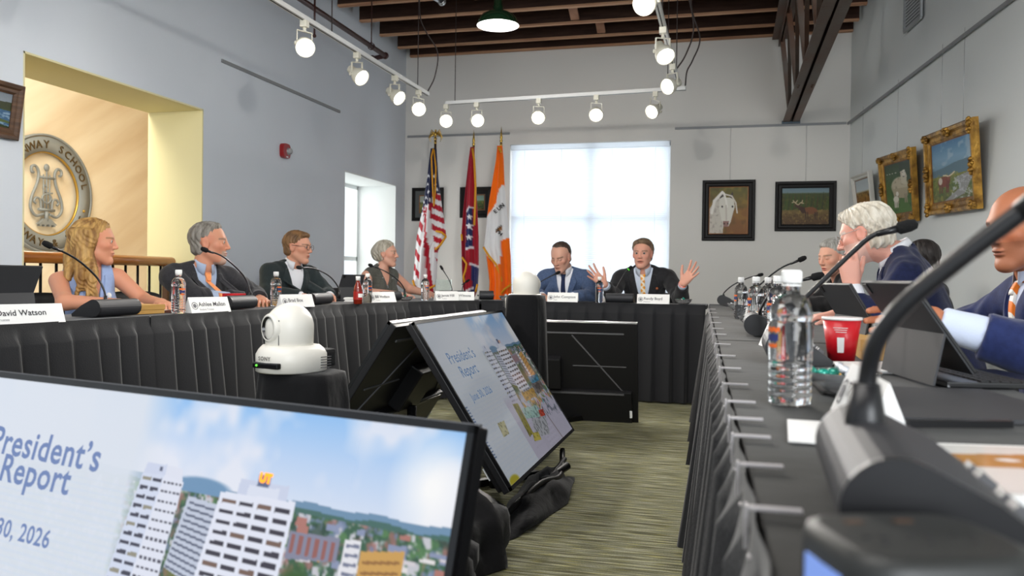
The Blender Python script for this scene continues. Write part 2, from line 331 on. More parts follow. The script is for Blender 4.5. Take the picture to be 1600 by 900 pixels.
# picture rails
m_railg = mat('grey_rail', rgb(150, 152, 154), .6, metal=.2)
def rail(name, a, b, n):
    a, b, n = Vector(a), Vector(b), Vector(n); m = MB(); m.bar(a+n*.008, b+n*.008, .012, .026); S(m.build(name, m_railg))
rail('trim_3', (XL, 5.80, 2.627), (XL, 7.86, 2.627), (1, 0, 0)); rail('trim_4', (-3.89, YF, 2.67), (-2.58, YF, 2.67), (0, -1, 0)); rail('trim_5', (-.63, YF, 2.665), (1.2, YF, 2.665), (0, -1, 0))
a = rwall(1326, 193); bb = rwall(1581, 0); dd = (bb-a).normalized(); rail('trim_6', a, a+dd*8.0, RWN)
# far window: frame, sash bars and venetian blind
S(MB().box((WX0+.02, YF+.14, 1.63), (.04, .06, 1.82)).box((WX1-.02, YF+.14, 1.63), (.04, .06, 1.82)).box((-1.63, YF+.14, WZ1-.02), (1.9, .06, .04)).box((-1.63, YF+.14, WZ0+.02), (1.9, .06, .04)).box((-1.60, YF+.14, 1.63), (.06, .05, 1.8)).box((-1.63, YF+.14, 1.66), (1.9, .05, .05)).build('window_1', mat('window_frame_grey', rgb(226, 230, 234), .5)))
BL = thing('venetian_blind', 'white slatted venetian blind drawn down over the bright far window', 'blind', (-1.63, YF+.03, WZ1))
m_slat = mat('blind_slat_white', rgb(244, 247, 250), .5, trans=.0, spec=.2)
nt = m_slat.node_tree; tr = nt.nodes.new('ShaderNodeBsdfTranslucent'); tr.inputs[0].default_value = (.9, .93, .96, 1); ms = nt.nodes.new('ShaderNodeMixShader'); ms.inputs[0].default_value = .6
nt.links.new(nt.nodes['Principled BSDF'].outputs[0], ms.inputs[1]); nt.links.new(tr.outputs[0], ms.inputs[2]); nt.links.new(ms.outputs[0], nt.nodes['Material Output'].inputs[0])
m = MB(); z = WZ1-.07; R_ = Matrix.Rotation(radians(-52), 3, 'X')
while z > WZ0+.05: m.box((-1.63, YF+.05, z), (1.86, .027, .0012), R_); z -= .0235
m.build('slats', m_slat, BL, True); MB().box((-1.63, YF+.05, WZ1-.035), (1.88, .05, .06)).build('headrail', m_slat, BL, True); MB().box((-1.63, YF+.05, WZ0+.035), (1.86, .03, .03)).build('bottom_rail', m_slat, BL, True)
for x in (-2.4, -1.95, -1.35, -.85): MB().box((x, YF+.032, 1.63), (.004, .002, 1.7)).build('ladder_cord', m_slat, BL, True)
# air vent on the right wall
v0, v1, v2, v3 = rwall(1415, 4), rwall(1441, -24), rwall(1441, 27), rwall(1415, 50)
VT = thing('air_vent', 'grey louvred air vent grille high on the right wall', 'vent', v3)
c = (v1+v3)/2+Vector((0, 0, .12)); wv = .42; hv = .5; m = MB(); z3 = Vector((0, 0, 1))
for s_ in (-1, 1): m.bar(c+RWD*(s_*wv/2)-z3*hv/2+RWN*.008, c+RWD*(s_*wv/2)+z3*hv/2+RWN*.008, .03, .016, RWN); m.bar(c-RWD*wv/2+z3*(s_*hv/2)+RWN*.008, c+RWD*wv/2+z3*(s_*hv/2)+RWN*.008, .016, .03)
m.build('frame', mat('vent_grey', rgb(170, 174, 176), .5), VT, True)
m = MB(); k = -hv/2+.02
while k < hv/2: m.bar(c-RWD*wv/2+z3*k+RWN*.008, c+RWD*wv/2+z3*k+RWN*.008, .012, .014, z3+RWN); k += .028
m.build('louvres', mat('vent_grey'), VT, True); m = MB(); m.bar(c-RWD*wv/2+RWN*.001, c+RWD*wv/2+RWN*.001, .002, hv); m.build('backing', m_blackmetal, VT, True)
# fire alarm strobe
p = on(442, 236, 0, XL); FA = thing('fire_alarm', 'red fire alarm with clear strobe on the grey left wall', 'fire alarm', p)
pr = []
for k in range(24):
    a = 2*pi*k/24; cx = abs(cos(a))**.55*(1 if cos(a) > 0 else -1); cz = abs(sin(a))**.55*(1 if sin(a) > 0 else -1); pr.append((p.x, p.y+cx*.062, p.z+cz*.066))
MB().prism(pr, (0, 0, 0), (.045, 0, 0)).build('housing', mat('alarm_red', rgb(150, 14, 20), .35, coat=.3), FA, True, bevel=.006)
MB().lathe([(.0001, .05), (.034, .046), (.036, .042), (.036, .0)], 20, frameT(p+Vector((.0, .022, -.002)), (0, 1, 0), (0, 0, 1))).build('collar', m_alu, FA, True)
MB().sphere(p+Vector((.055, .03, 0)), (.025, .026, .03), 14, 10).build('strobe_lens', mat('strobe_clear', (.9, .93, .95), .08, trans=.7), FA, True)
MB().box(p+Vector((.046, 0, -.055)), (.002, .03, .01)).build('strip', m_white, FA, True)
# railing
hr = on(268, 402, 1, 5.5); xr = hr.x; RL = thing('stair_railing', 'honey wood handrail on thin dark balusters across the lobby opening', 'railing', (xr, 4.7, 0))
m = MB(); m.tube([(xr, 3.6, hr.z-.035), (xr, 5.5, hr.z-.035)], .036, 16); m.sphere((xr, 5.5, hr.z-.035), (.036, .02, .036)); m.build('handrail', m_wood, RL, True)
y = 3.75
while y < 5.45: MB().cyl((xr, y, -.1), (xr, y, hr.z-.06), .009, n=8).build('baluster', m_blackmetal, RL, True); y += .125
MB().box((xr, 5.45, .45), (.05, .05, 1.1)).build('end_post', mat('brown_post', rgb(88, 58, 34), .5), RL, True)
MB().box((xr, 4.6, -.12), (.12, 2.0, .05)).build('curb', m_wall, RL, True)
# lobby emblem: ring with raised lettering and a lyre
m_em = mat('emblem_grey', rgb(138, 142, 142), .5, metal=.1); m_gold = mat('emblem_gold_edge', rgb(196, 158, 74), .35, metal=.7)
ec = on(67, 303, 0, -7.5); er = abs(on(67, 210, 0, -7.5).z-ec.z)
EM = thing('wall_emblem', 'round grey emblem with raised lettering and lyre on lobby wall', 'emblem', ec)
def ering(r0, r1, x0, x1): return MB().lathe([(r0, x0), (r0, x1), (r1, x1), (r1, x0), (r0, x0)], 96, frameT(ec, (0, 1, 0), (0, 0, 1)))
ering(er*.705, er*.955, .03, .07).build('ring', m_em, EM, True); ering(er*.965, er, .03, .075).build('rim', m_em, EM, True); ering(er*.955, er*.966, .03, .06).build('gold_line', m_gold, EM, True); ering(er*.685, er*.703, .03, .06).build('gold_line', m_gold, EM, True)
m_let = mat('emblem_letter', rgb(96, 78, 48), .4, metal=.5)
def ringtext(s, r, size, a_mid, step, flip=False):
    n = len(s); o_all = []
    for i, ch in enumerate(s):
        if ch == ' ': continue
        a = a_mid + (i-(n-1)/2)*step*(1 if flip else -1); rad = Vector((0, cos(a), sin(a))); tan_ = Vector((0, sin(a), -cos(a)))
        if flip: tan_ = -tan_; radu = -rad
        else: radu = rad
        T = frameT(ec+rad*r+Vector((.068, 0, 0))-radu*size*.35, tan_, radu)
        text_mesh('letter', ch, size, T, m_let, EM, align='CENTER', depth=.012, bold=.0)
ringtext('STEINWAY SCHOOL', er*.83, er*.19, radians(93), radians(11.2)); ringtext('STEINWAY & SONS', er*.83, er*.19, radians(259), radians(10.6), True)
for a in (-16, 196): MB().sphere(ec+Vector((.07, cos(radians(a))*er*.83, sin(radians(a))*er*.83)), er*.028).build('dot', m_gold, EM, True)
m = MB(); E2 = lambda y, z: ec+Vector((.05, y*er, z*er))
def ep(P, r): m.tube([E2(*p) for p in P], r*er, 8)
for s_ in (-1, 1):
    ep([(s_*q.x, q.y) for q in smoothpath([(.06, -.34, 0), (.22, -.38, 0), (.33, -.26, 0), (.31, -.08, 0), (.2, .16, 0), (.17, .34, 0), (.23, .44, 0), (.31, .42, 0), (.31, .34, 0), (.27, .33, 0)])], .024)
    ep([(s_*q.x, q.y) for q in smoothpath([(.11, -.3, 0), (.13, -.12, 0), (.21, -.08, 0), (.26, -.14, 0), (.22, -.18, 0)])], .02)
    ep([(s_*.065, -.26), (s_*.065, .32)], .012)
ep([(0, -.26), (0, .42)], .014); ep([(-.19, .27), (.19, .27)], .022); ep([(-.17, -.27), (.17, -.27)], .024); ep([(0, -.3), (0, -.46)], .035)
ep([(q.x, q.y) for q in smoothpath([(.02, .1, 0), (-.05, .14, 0), (-.06, .06, 0), (.05, .0, 0), (.1, -.08, 0), (.02, -.16, 0), (-.09, -.1, 0), (-.05, -.02, 0), (.12, .02, 0)])], .016)
m.sphere(E2(0, .44), (.02, er*.055, er*.065)); m.prism([E2(-.2, -.52), E2(.2, -.52), E2(.07, -.42), E2(-.07, -.42)], (-.02, 0, 0), (.02, 0, 0))
for y in (-.15, -.05, .05, .15): m.box(E2(y, -.535), (.04, .03*er, .03*er))
m.build('lyre', m_em, EM, True)
# ================================================================ tables
ZT_ = .75
m_cloth = mat('black_table_cloth', rgb(28, 28, 31), .8, spec=.3, sheen=.2, bump=(5, .35))
m_skirt = mat('black_pleated_skirt', rgb(24, 25, 29), .72, spec=.3, sheen=.25, bump=(220, .12))
m_top = mat('grey_black_cloth_top', rgb(40, 40, 38), .75, spec=.22, sheen=.1, bump=(7, .45))
m_clip = mat('clear_skirt_clip', rgb(206, 202, 204), .3, trans=.25)
def skirt(pts, name, parent, seed=1, pitch=.125, n_out=None, ztop=ZT_+.004, band=.075, flare=.05, amp=.044):
    """pleated cloth hung along pts (xy) ; outward normal = right hand of travel"""
    rr = np.random.default_rng(seed); P = [Vector((p[0], p[1], 0)) for p in pts]; seg = [(b-a).length for a, b in zip(P, P[1:])]; Ltot = sum(seg)
    ns = int(Ltot/.011); zs_ = [ztop, ztop-.012, ztop-band*.5, ztop-band, ztop-band-.006, ztop-band-.05, .5, .35, .2, .1, .012]
    cuts = [0]; 
    while cuts[-1] < Ltot: cuts.append(cuts[-1]+pitch*(.8+.4*rr.random()))
    rows = []
    wob = rr.random(len(cuts)+2)
    for zi, z in enumerate(zs_):
        row = []; h = (ztop-z)/ztop; k = 0
        for i in range(ns+1):
            s_ = Ltot*i/ns; k = max(j for j, c in enumerate(cuts) if c <= s_+1e-9)
            tt = (s_-cuts[k])/max(1e-6, (cuts[min(k+1, len(cuts)-1)]-cuts[k]) or 1); tt = min(max(tt, 0), 1)
            acc = 0; j = 0; ss = s_
            while j < len(seg)-1 and ss > seg[j]: ss -= seg[j]; j += 1
            d = (P[j+1]-P[j]).normalized(); base = P[j]+d*ss
            # blend direction round corners
            nrm = Vector((d.y, -d.x, 0))
            if z > ztop-band+.001: o = .006+.002*sin(s_*40+zi)
            else:
                saw = (tt**.8 if tt < .9 else (1-tt)*10*.92)
                o = .004 + flare*h*(.5+wob[k]*.7) + amp*saw*(.5+.9*h) + .012*h*sin(s_*9+wob[k]*6)
            row.append(base+nrm*o+Vector((0, 0, z+(.006*wob[k] if zi == len(zs_)-1 else 0))))
        rows.append(row)
    m = MB(); m.smooth = True; m.grid(rows); o = m.build(name, m_skirt, parent, True, fix=False)
    return o
def table(label, quad, skirts, topmat, group, seed, legs=True):
    """quad: 4 xy corners; skirts: list of edge paths"""
    c = sum((Vector((*q, 0)) for q in quad), Vector())/len(quad); T = thing('skirted_table', label, 'table', (c.x, c.y, 0), 0, group)
    m = MB(); m.prism([(x, y, ZT_-.03) for x, y in quad], (0, 0, 0), (0, 0, .024)); m.build('tabletop', mat('table_board', rgb(28, 28, 30), .6), T, True)
    # cloth: fine grid on first four corners with small creases
    if len(quad) == 4:
        A, B, C_, D = [Vector((*q, 0)) for q in quad]; nu, nv = 60, 24; rows = []
        g = vnoise(nv+1, nu+1, 7, seed)-.5; g2 = vnoise(nv+1, nu+1, 3, seed+5)-.5
        for j in range(nv+1):
            r_ = []
            for i in range(nu+1):
                u, v = i/nu, j/nv; p = (A*(1-u)+B*u)*(1-v)+(D*(1-u)+C_*u)*v; e = min(u, 1-u, v, 1-v)
                r_.append(p+Vector((0, 0, ZT_-.001+(.0015*g[j, i]+.001*g2[j, i])*min(1, e*12))))
            rows.append(r_)
        m = MB(); m.smooth = True; m.grid(rows); m.build('table_cloth', topmat, T, True, fix=False)
    else: MB().prism([(x, y, ZT_-.005) for x, y in quad], (0, 0, 0), (0, 0, .005)).build('table_cloth', topmat, T, True)
    for i, sk in enumerate(skirts): skirt(sk, 'table_skirt', T, seed+i)
    if legs:
        for q in quad[:4]:
            p = Vector((*q, 0)); p = p+(c-p)*.18; MB().cyl((p.x, p.y, 0), (p.x, p.y, ZT_-.03), .016, n=10).build('leg', m_blackmetal, T, True)
    return T
# skirt path directions: outward is to the right of travel
LX = -2.44; TD = .46
table('black skirted table in front of the woman in pale blue', [(LX, 1.2), (LX, 3.088), (LX-TD, 3.088), (LX-TD, 1.2)], [[(LX, 1.2), (LX, 3.095)]], m_cloth, 'skirted tables', 11)
table('black skirted table holding the orange tie man\'s microphone', [(LX+.005, 3.1), (LX+.005, 4.945), (LX-TD, 4.945), (LX-TD, 3.1)], [[(LX+.005, 3.097), (LX+.005, 4.95)]], m_cloth, 'skirted tables', 23)
table('black skirted corner table between the left row and the flags', [(LX+.005, 4.95), (-2.30, 5.75), (-1.965, 6.47), (-1.965, 6.92), (LX-TD, 6.92), (LX-TD, 4.95)], [[(LX+.005, 4.95), (-2.30, 5.75)], [(-2.30, 5.75), (-1.97, 6.46)]], m_cloth, 'skirted tables', 37)
table('black skirted table across the far end below the window', [(-1.95, 6.49), (-.165, 6.45), (-.165, 6.91), (-1.95, 6.95)], [[(-1.95, 6.49), (-.172, 6.45)]], m_cloth, 'skirted tables', 51)
def RX(y): return .050-.030*y
RT_ = []
for a, b_, lab, sd in ((4.62, 6.9, 'black skirted table on the right by the far corner', 61), (2.76, 4.6, 'black skirted table on the right under the white haired man\'s arm', 71), (.25, 2.74, 'nearest black skirted table on the right, with the big near microphone', 83)):
    RT_.append(table(lab, [(RX(a), a), (RX(b_), b_), (RX(b_)+.50, b_), (RX(a)+.50, a)], [[(RX(min(b_, 6.44)), min(b_, 6.44)), (RX(a), a)]], m_top, 'skirted tables', sd))
for y, T_ in [(.705, 2), (.87, 2), (1.03, 2), (1.16, 2), (1.32, 2), (1.54, 2), (1.82, 2), (2.12, 2), (2.5, 2), (2.95, 1), (3.3, 1), (3.75, 1), (4.3, 1), (4.9, 0), (5.5, 0)]:
    x = RX(y); w_ = .024
    MB().box((x+.010, y, ZT_+.005), (.042, .010, .003)).box((x-.013, y, ZT_-.010), (.003, .011, .036)).box((x+.010, y, ZT_-.036), (.042, .010, .003)).build('skirt_clip', m_clip, RT_[T_], True, bevel=.001)
# ================================================================ televisions
m_tvb = mat('tv_black_plastic', rgb(20, 20, 22), .42, spec=.5); m_tvf = mat('tv_black_bezel', rgb(14, 14, 16), .25, spec=.6); m_edge = mat('tv_silver_edge', rgb(112, 112, 114), .4, metal=.6)
m_groove = mat('tv_grey_rib', rgb(88, 88, 90), .4)
def screen_mat(name, gain, refl, rough=.25):
    m = mat(name, (0, 0, 0), rough, spec=refl, vcol='Col', emit=gain); b = m.node_tree.nodes['Principled BSDF']
    for l in list(m.node_tree.links):
        if l.to_socket == b.inputs['Base Color']: m.node_tree.links.remove(l)
    b.inputs['Base Color'].default_value = (.01, .01, .012, 1); return m
def slide(w, h, fu, fv, viewed_low):
    c = Cv(w, h); V = fv; U = fu; P = lambda *q: [(U(a), V(b)) for a, b in q]
    y = c.y/V(1.0)
    c.vgrad([(0, (150, 196, 245)), (V(.10), (190, 214, 246)), (V(.185), (214, 226, 246)), (1, (214, 226, 246))])
    n = .55*vnoise(h, w, w*.11, 3)+.3*vnoise(h, w, w*.045, 4)+.15*vnoise(h, w, w*.018, 5)
    c.mix(np.clip((n-.42)*5, 0, 1)*(c.y < V(.19)), (236, 238, 248), .85)
    c.ell(U(.965), V(.115), .035, .07, (255, 255, 255), 1, 1.6)
    # hills, trees, town
    hx = c.x; hor = V(.183)+V(.012)*(vnoise(1, w, w*.05, 9)-.5)+0*hx
    c.mix((c.y > hor), (112, 146, 176)); c.mix((c.y > hor+V(.010)+V(.008)*vnoise(1, w, w*.03, 10)), (70, 108, 100)); 
    c.ell(U(.62), V(.192), .05, V(.022), (112, 150, 186), 1, .3)
    c.mix((c.y > V(.205)), (58, 96, 72)); 
    lower = (c.y > V(.205)).astype(float)
    c.fleck(lower, w*.012, 20, (96, 140, 84), .7, .5); c.fleck(lower, w*.010, 22, (206, 204, 214), .95, .52); c.fleck(lower, w*.012, 24, (160, 110, 104), .8, .6); c.fleck(lower, w*.016, 26, (44, 70, 58), .8, .55); c.fleck(lower, w*.01, 28, (120, 134, 170), .8, .6)
    rr = np.random.default_rng(5)
    for k in range(46):
        x, yb = .775+.225*rr.random(), .21+.09*rr.random()+.25*(rr.random() > .7); ww, hh = .008+.016*rr.random(), .006+.012*rr.random()
        c.poly(P((x, yb), (x+ww, yb-.002), (x+ww, yb+hh), (x, yb+hh)), [(214, 208, 214), (176, 120, 110), (140, 150, 180), (230, 226, 226), (196, 150, 96)][k % 5])
    c.poly(P((.779, .245), (.855, .238), (.855, .285), (.779, .30)), (134, 136, 158)); 
    for k in range(6): c.poly(P((.783+.012*k, .25), (.789+.012*k, .249), (.789+.012*k, .285), (.783+.012*k, .287)), (150, 96, 90))
    c.poly(P((.862, .238), (.885, .236), (.882, .5), (.855, .5)), (232, 232, 238))
    for k in range(12): c.poly(P((.864, .246+.018*k), (.883, .244+.018*k), (.883, .251+.018*k), (.864, .253+.018*k)), (120, 126, 150))
    c.poly(P((.886, .255), (.945, .238), (.945, .5), (.882, .5)), (206, 160, 86))
    for k in range(9): c.poly(P((.89, .272+.02*k), (.94, .258+.02*k), (.94, .264+.02*k), (.89, .278+.02*k)), (150, 106, 56))
    c.ell(U(.80), V(.37), .026, V(.06), (56, 92, 40), 1, .5); c.ell(U(.62), V(.36), .03, V(.06), (110, 116, 56), 1, .6)
    # white fading panel with the title
    fade = np.clip((U(.515)-c.x)/.07+.45, 0, 1); c.mix(fade, (222, 229, 240), .97)
    c.mix((np.abs((c.y*h/3.2) % 2-1) < .4)*fade*(c.y > V(.22)), (206, 220, 240), .35)
    # middle slab block
    c.poly(P((.600, .215), (.655, .222), (.645, .40), (.585, .375)), (196, 204, 222))
    for k in range(12): c.poly(P((.604-.0015*k, .226+.013*k), (.652-.001*k, .232+.014*k), (.652-.001*k, .237+.014*k), (.604-.0015*k, .231+.013*k)), (92, 100, 122))
    # left tower
    Lx = lambda v: .507-.092*(v-.164); Mx = lambda v: .548-.072*(v-.164); Rx = lambda v: .586-.028*(v-.164)
    c.poly(P((.510, .158), (.548, .156), (.548, .19), (.505, .19)), (208, 216, 238)); c.poly(P((.548, .156), (.580, .160), (.583, .19), (.548, .19)), (226, 230, 244))
    c.poly(P((Lx(.184), .184), (Mx(.18), .18), (Mx(.75), .75), (Lx(.75), .75)), (214, 222, 242)); c.poly(P((Mx(.18), .18), (Rx(.187), .187), (Rx(.75), .75), (Mx(.75), .75)), (228, 232, 246))
    c.poly(P((.536, .163), (.542, .163), (.541, .172), (.535, .172)), (90, 96, 120))
    for k in range(24):
        v = .190+.0215*k; l, m_, r_ = Lx(v), Mx(v), Rx(v)
        for a, b_ in ((.06, .46), (.54, .94)): c.poly(P((l+(m_-l)*a, v), (l+(m_-l)*b_, v-.001), (l+(m_-l)*b_, v+.0075), (l+(m_-l)*a, v+.0085)), (66, 66, 82) if (k*7+int(a*9)) % 5 else (150, 146, 130))
        for q in range(5): a = .06+.19*q; c.poly(P((m_+(r_-m_)*a, v+.002), (m_+(r_-m_)*(a+.13), v+.002), (m_+(r_-m_)*(a+.13), v+.008), (m_+(r_-m_)*a, v+.008)), (84, 84, 98))
    # right tower
    lx = lambda v: .655-.075*(v-.192); rx = lambda v: .779-.03*(v-.187)
    c.poly(P((.684, .158), (.765, .156), (.765, .20), (.682, .20)), (206, 214, 236)); c.poly(P((.700, .168), (.75, .166), (.75, .19), (.698, .19)), (222, 228, 244))
    c.poly(P((lx(.19), .192), (rx(.186), .186), (rx(.75), .75), (lx(.75), .75)), (230, 234, 248))
    for k in range(24):
        v = .206+.0225*k; l, r_ = lx(v), rx(v)
        for q in range(4): a = .05+.238*q; c.poly(P((l+(r_-l)*a, v-.002*q*.4), (l+(r_-l)*(a+.19), v-.001-.002*q*.4), (l+(r_-l)*(a+.19), v+.008), (l+(r_-l)*a, v+.0085)), (58, 54, 66) if (k+q*3) % 6 else (120, 96, 84))
    c.poly(P((.713, .143), (.733, .1425), (.732, .167), (.712, .168)), (96, 108, 140))
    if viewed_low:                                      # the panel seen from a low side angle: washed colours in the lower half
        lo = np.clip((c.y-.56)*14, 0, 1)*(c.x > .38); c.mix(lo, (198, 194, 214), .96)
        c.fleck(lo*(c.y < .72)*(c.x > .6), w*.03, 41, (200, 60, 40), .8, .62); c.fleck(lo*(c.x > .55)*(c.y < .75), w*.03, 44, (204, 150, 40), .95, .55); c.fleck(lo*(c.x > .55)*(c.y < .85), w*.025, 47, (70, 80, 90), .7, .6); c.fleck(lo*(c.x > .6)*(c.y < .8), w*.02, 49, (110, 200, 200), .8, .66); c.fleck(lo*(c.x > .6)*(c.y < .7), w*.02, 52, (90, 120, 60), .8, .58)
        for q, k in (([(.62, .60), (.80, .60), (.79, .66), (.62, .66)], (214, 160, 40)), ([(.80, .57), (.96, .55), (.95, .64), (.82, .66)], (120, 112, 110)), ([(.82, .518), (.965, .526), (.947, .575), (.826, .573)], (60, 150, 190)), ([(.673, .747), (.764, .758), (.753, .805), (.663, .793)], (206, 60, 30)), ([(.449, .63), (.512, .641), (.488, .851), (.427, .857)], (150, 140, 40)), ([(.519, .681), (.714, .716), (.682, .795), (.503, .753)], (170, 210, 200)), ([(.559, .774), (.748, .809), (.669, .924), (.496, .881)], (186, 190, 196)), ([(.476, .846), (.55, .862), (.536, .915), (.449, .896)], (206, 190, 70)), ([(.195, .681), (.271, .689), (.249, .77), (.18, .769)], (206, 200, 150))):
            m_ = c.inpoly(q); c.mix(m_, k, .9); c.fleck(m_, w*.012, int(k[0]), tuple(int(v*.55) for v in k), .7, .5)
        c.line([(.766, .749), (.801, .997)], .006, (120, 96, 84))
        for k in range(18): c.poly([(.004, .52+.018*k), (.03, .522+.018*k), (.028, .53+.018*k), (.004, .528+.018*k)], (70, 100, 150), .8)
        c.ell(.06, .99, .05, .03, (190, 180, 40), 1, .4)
    return c
def tv(label, O, r, up, Wd, Hd, pic=None, gain=1.0, refl=.5, rough=.25, texts=(), fu=None, fv=None, group='presentation televisions', low=False, tsize=1.0, tcol=None, foot=.12):
    """O = outer top-left corner seen from the front"""
    O, r, up = Vector(O), Vector(r).normalized(), Vector(up).normalized(); n = r.cross(up); R = Matrix((r, up, n)).transposed()
    ce = O+r*Wd/2-up*Hd/2; low_p = ce-up*Hd/2; t = thing('television', label, 'television', (ce.x-n.x*.15, ce.y-n.y*.15, 0), 0, group)
    q = lambda u, v, d=0: O+r*(u*Wd)-up*(v*Hd)+n*d
    m = MB(); m.box(ce-n*.020, (Wd, Hd, .028), R); m.build('back_panel', m_tvb, t, True, bevel=.004)
    m = MB(); bz = .011
    m.box(q(.5, 0)-up*bz/2-n*.001, (Wd, bz, .012), R); m.box(q(.5, 1)+up*.014/2-n*.001, (Wd, .014, .012), R); m.box(q(0, .5)+r*bz/2-n*.001, (bz, Hd, .012), R); m.box(q(1, .5)-r*bz/2-n*.001, (bz, Hd, .012), R)
    m.build('bezel', m_tvf, t, True)
    m = MB(); m.box(q(.5, 0)+up*.0015-n*.012, (Wd, .003, .007), R); m.build('edge_trim', m_edge, t, True)
    m = MB(); m.box(q(.5, .82)-n*.045, (Wd*.94, Hd*.33, .04), R); m.box(q(.5, .48)-n*.06, (Wd*.2, Hd*.3, .07), R); m.build('rear_housing', m_tvb, t, True, bevel=.008)
    m = MB(); m.box(q(.5, .10)-n*.036, (Wd*.86, .010, .006), R); m.box(q(.2, .42)-n*.036, (Wd*.28, .006, .006), R); m.box(q(.8, .42)-n*.036, (Wd*.28, .006, .006), R); m.box(q(.5, .675)-n*.066, (Wd*.86, .012, .006), R)
    for s_ in (-1, 1): m.bar(q(.5-s_*.16, .12, -.036), q(.5-s_*.42, .66, -.036), .008, .006, n)
    m.build('rear_ribs', m_groove, t, True)
    m = MB(); m.box(q(.035, .87)-n*.0665, (.016, .05, .002), R); m.build('rear_label', m_white, t, True)
    # floor stand: two splayed feet and an upright behind the screen
    b0 = q(.5, .6, -.10); fl = Vector((b0.x, b0.y, 0)); hx = Vector((r.x, r.y, 0)).normalized(); hn = Vector((n.x, n.y, 0)).normalized()
    m = MB(); m.tube([fl+Vector((0, 0, .02)), b0], .022, 10); m.build('stand_post', m_blackmetal, t, True)
    for s_ in (-1, 1): MB().bar(fl+hx*(s_*.32)+hn*foot+Vector((0, 0, .018)), fl+hx*(s_*.05)-hn*.10+Vector((0, 0, .018)), .035, .03).build('stand_foot', m_blackmetal, t, True)
    O2 = q(0, 0, .0012)+r*bz-up*bz; U2 = r*(Wd-2*bz); V2 = -up*(Hd-bz-.014)
    if pic is not None:
        scr = pic.mesh('screen', O2, U2, V2, screen_mat('tv_picture_'+pic.tag, gain, refl, rough), t)
        for s_, u, v, size, al in texts: text_mesh('slide_text', s_, size, frameT(O2+U2*u+V2*v+n*.0008, r, up), tcol, scr, align=al, bold=.0009*size/.05 if gain > .8 else .0003, space=1.06)
    else: MB().box(O2+U2*.5+V2*.5-n*.001, (Wd-2*bz, Hd-2*bz, .002), R).build('screen', m_tvf, t, True)
    return t, q
def slide_text_mat(name, c, e):
    m = mat(name, c, .5, spec=.1, emit=e); m.node_tree.nodes['Principled BSDF'].inputs['Base Color'].default_value = (0, 0, 0, 1); return m
mt1 = slide_text_mat('slide_blue_text', rgb(120, 140, 186), 1.0); mt2 = slide_text_mat('slide_blue_text_dim', rgb(92, 128, 172), .55); m_org = mat('slide_orange', rgb(240, 140, 20), .4, emit=1.0); m_org2 = mat('slide_orange_dim', rgb(150, 100, 40), .4, emit=.5)
yw = radians(14); s1 = .28; r1_ = Vector((cos(yw), -sin(yw), 0)); up1 = Vector((sin(yw)*s1, cos(yw)*s1, sqrt(1-s1*s1)))
TVH = .71; TVW = 1.235; O1 = CPOS+ray(745, 665)*1.1-r1_*TVW
p1_ = slide(700, 394, lambda u: u, lambda v: v, False); p1_.tag = 'near'
tx = [("President\u2019s", .415, .200, .068, 'RIGHT'), ("Report", .362, .268, .068, 'RIGHT'), ("June 30, 2026", .352, .402, .042, 'RIGHT')]
tvn, q1 = tv('large television in front, showing a title slide with two white towers', O1, r1_, up1, TVW, TVH, p1_, .92, .4, .12, tx, tcol=mt1)
sc_ = [o for o in tvn.children if o.name.startswith('screen')][0]
text_mesh('slide_emblem', 'UT', .018, frameT(q1(.7225, .166, .004), r1_, up1), m_org, sc_, align='CENTER', bold=.0016)
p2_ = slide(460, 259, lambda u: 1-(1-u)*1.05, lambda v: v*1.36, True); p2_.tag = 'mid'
tx2 = [("President\u2019s", .370, .270, .070, 'RIGHT'), ("Report", .310, .366, .070, 'RIGHT'), ("June 30, 2026", .325, .510, .046, 'RIGHT')]
um = Vector((-.545, 0, .838))
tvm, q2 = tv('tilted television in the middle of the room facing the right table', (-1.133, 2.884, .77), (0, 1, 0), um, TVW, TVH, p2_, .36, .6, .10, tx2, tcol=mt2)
sc_ = [o for o in tvm.children if o.name.startswith('screen')][0]
text_mesh('slide_emblem', 'UT', .018, frameT(q2(.717, .232, .004), (0, 1, 0), um), m_org2, sc_, align='CENTER', bold=.0012)
tv('television leaning back to back with the tilted one, facing the left table', (-1.225, 2.884+TVW, .77), (0, -1, 0), (.545, 0, .838), TVW, TVH)
s3 = .30; yw3 = radians(2); tv('television seen from behind, facing the far table', Vector((-.56, 5.31, .668)), Vector((-cos(yw3), -sin(yw3), 0)), Vector((sin(yw3)*s3, -cos(yw3)*s3, sqrt(1-s3*s3))), TVW, TVH, foot=.2)
# ================================================================ draped stands and crumpled cloth
m_drape = mat('black_drape', rgb(15, 15, 17), .85, spec=.2, sheen=.1, bump=(30, .3))
def drape(name, label, c, rx, ry, ztop, seed, flare=.25):
    rr = np.random.default_rng(seed); ph = rr.random(6)*6; m = MB(); m.smooth = True; rows = []
    for k, (f_, z) in enumerate([(.02, ztop), (.8, ztop), (.97, ztop-.006), (1.0, ztop-.03)]+[(1.0+flare*t_, ztop*(1-t_)) for t_ in (.15, .3, .45, .6, .75, .88, .99)]):
        row = []
        for i in range(73):
            a = 2*pi*i/72; e = abs(cos(a))**.6*(1 if cos(a) > 0 else -1), abs(sin(a))**.6*(1 if sin(a) > 0 else -1)
            fold = 1+(.0 if k < 3 else min(1, (k-2)/5)*(.06*sin(a*9+ph[0])+.05*sin(a*5+ph[1]+k*.1)+.03*sin(a*17+ph[2])))
            row.append((c[0]+rx*f_*fold*e[0], c[1]+ry*f_*fold*e[1], max(.006, z+.0)))
        rows.append(row)
    m.grid(rows); o = m.build(name, m_drape, None); o.location = (0, 0, 0)
    tag(o, label, 'stand', 'draped camera stands'); return o
D1 = 2.6; C1 = CPOS+ray(452, 580)*D1; C2 = CPOS+ray(822, 460)*4.45
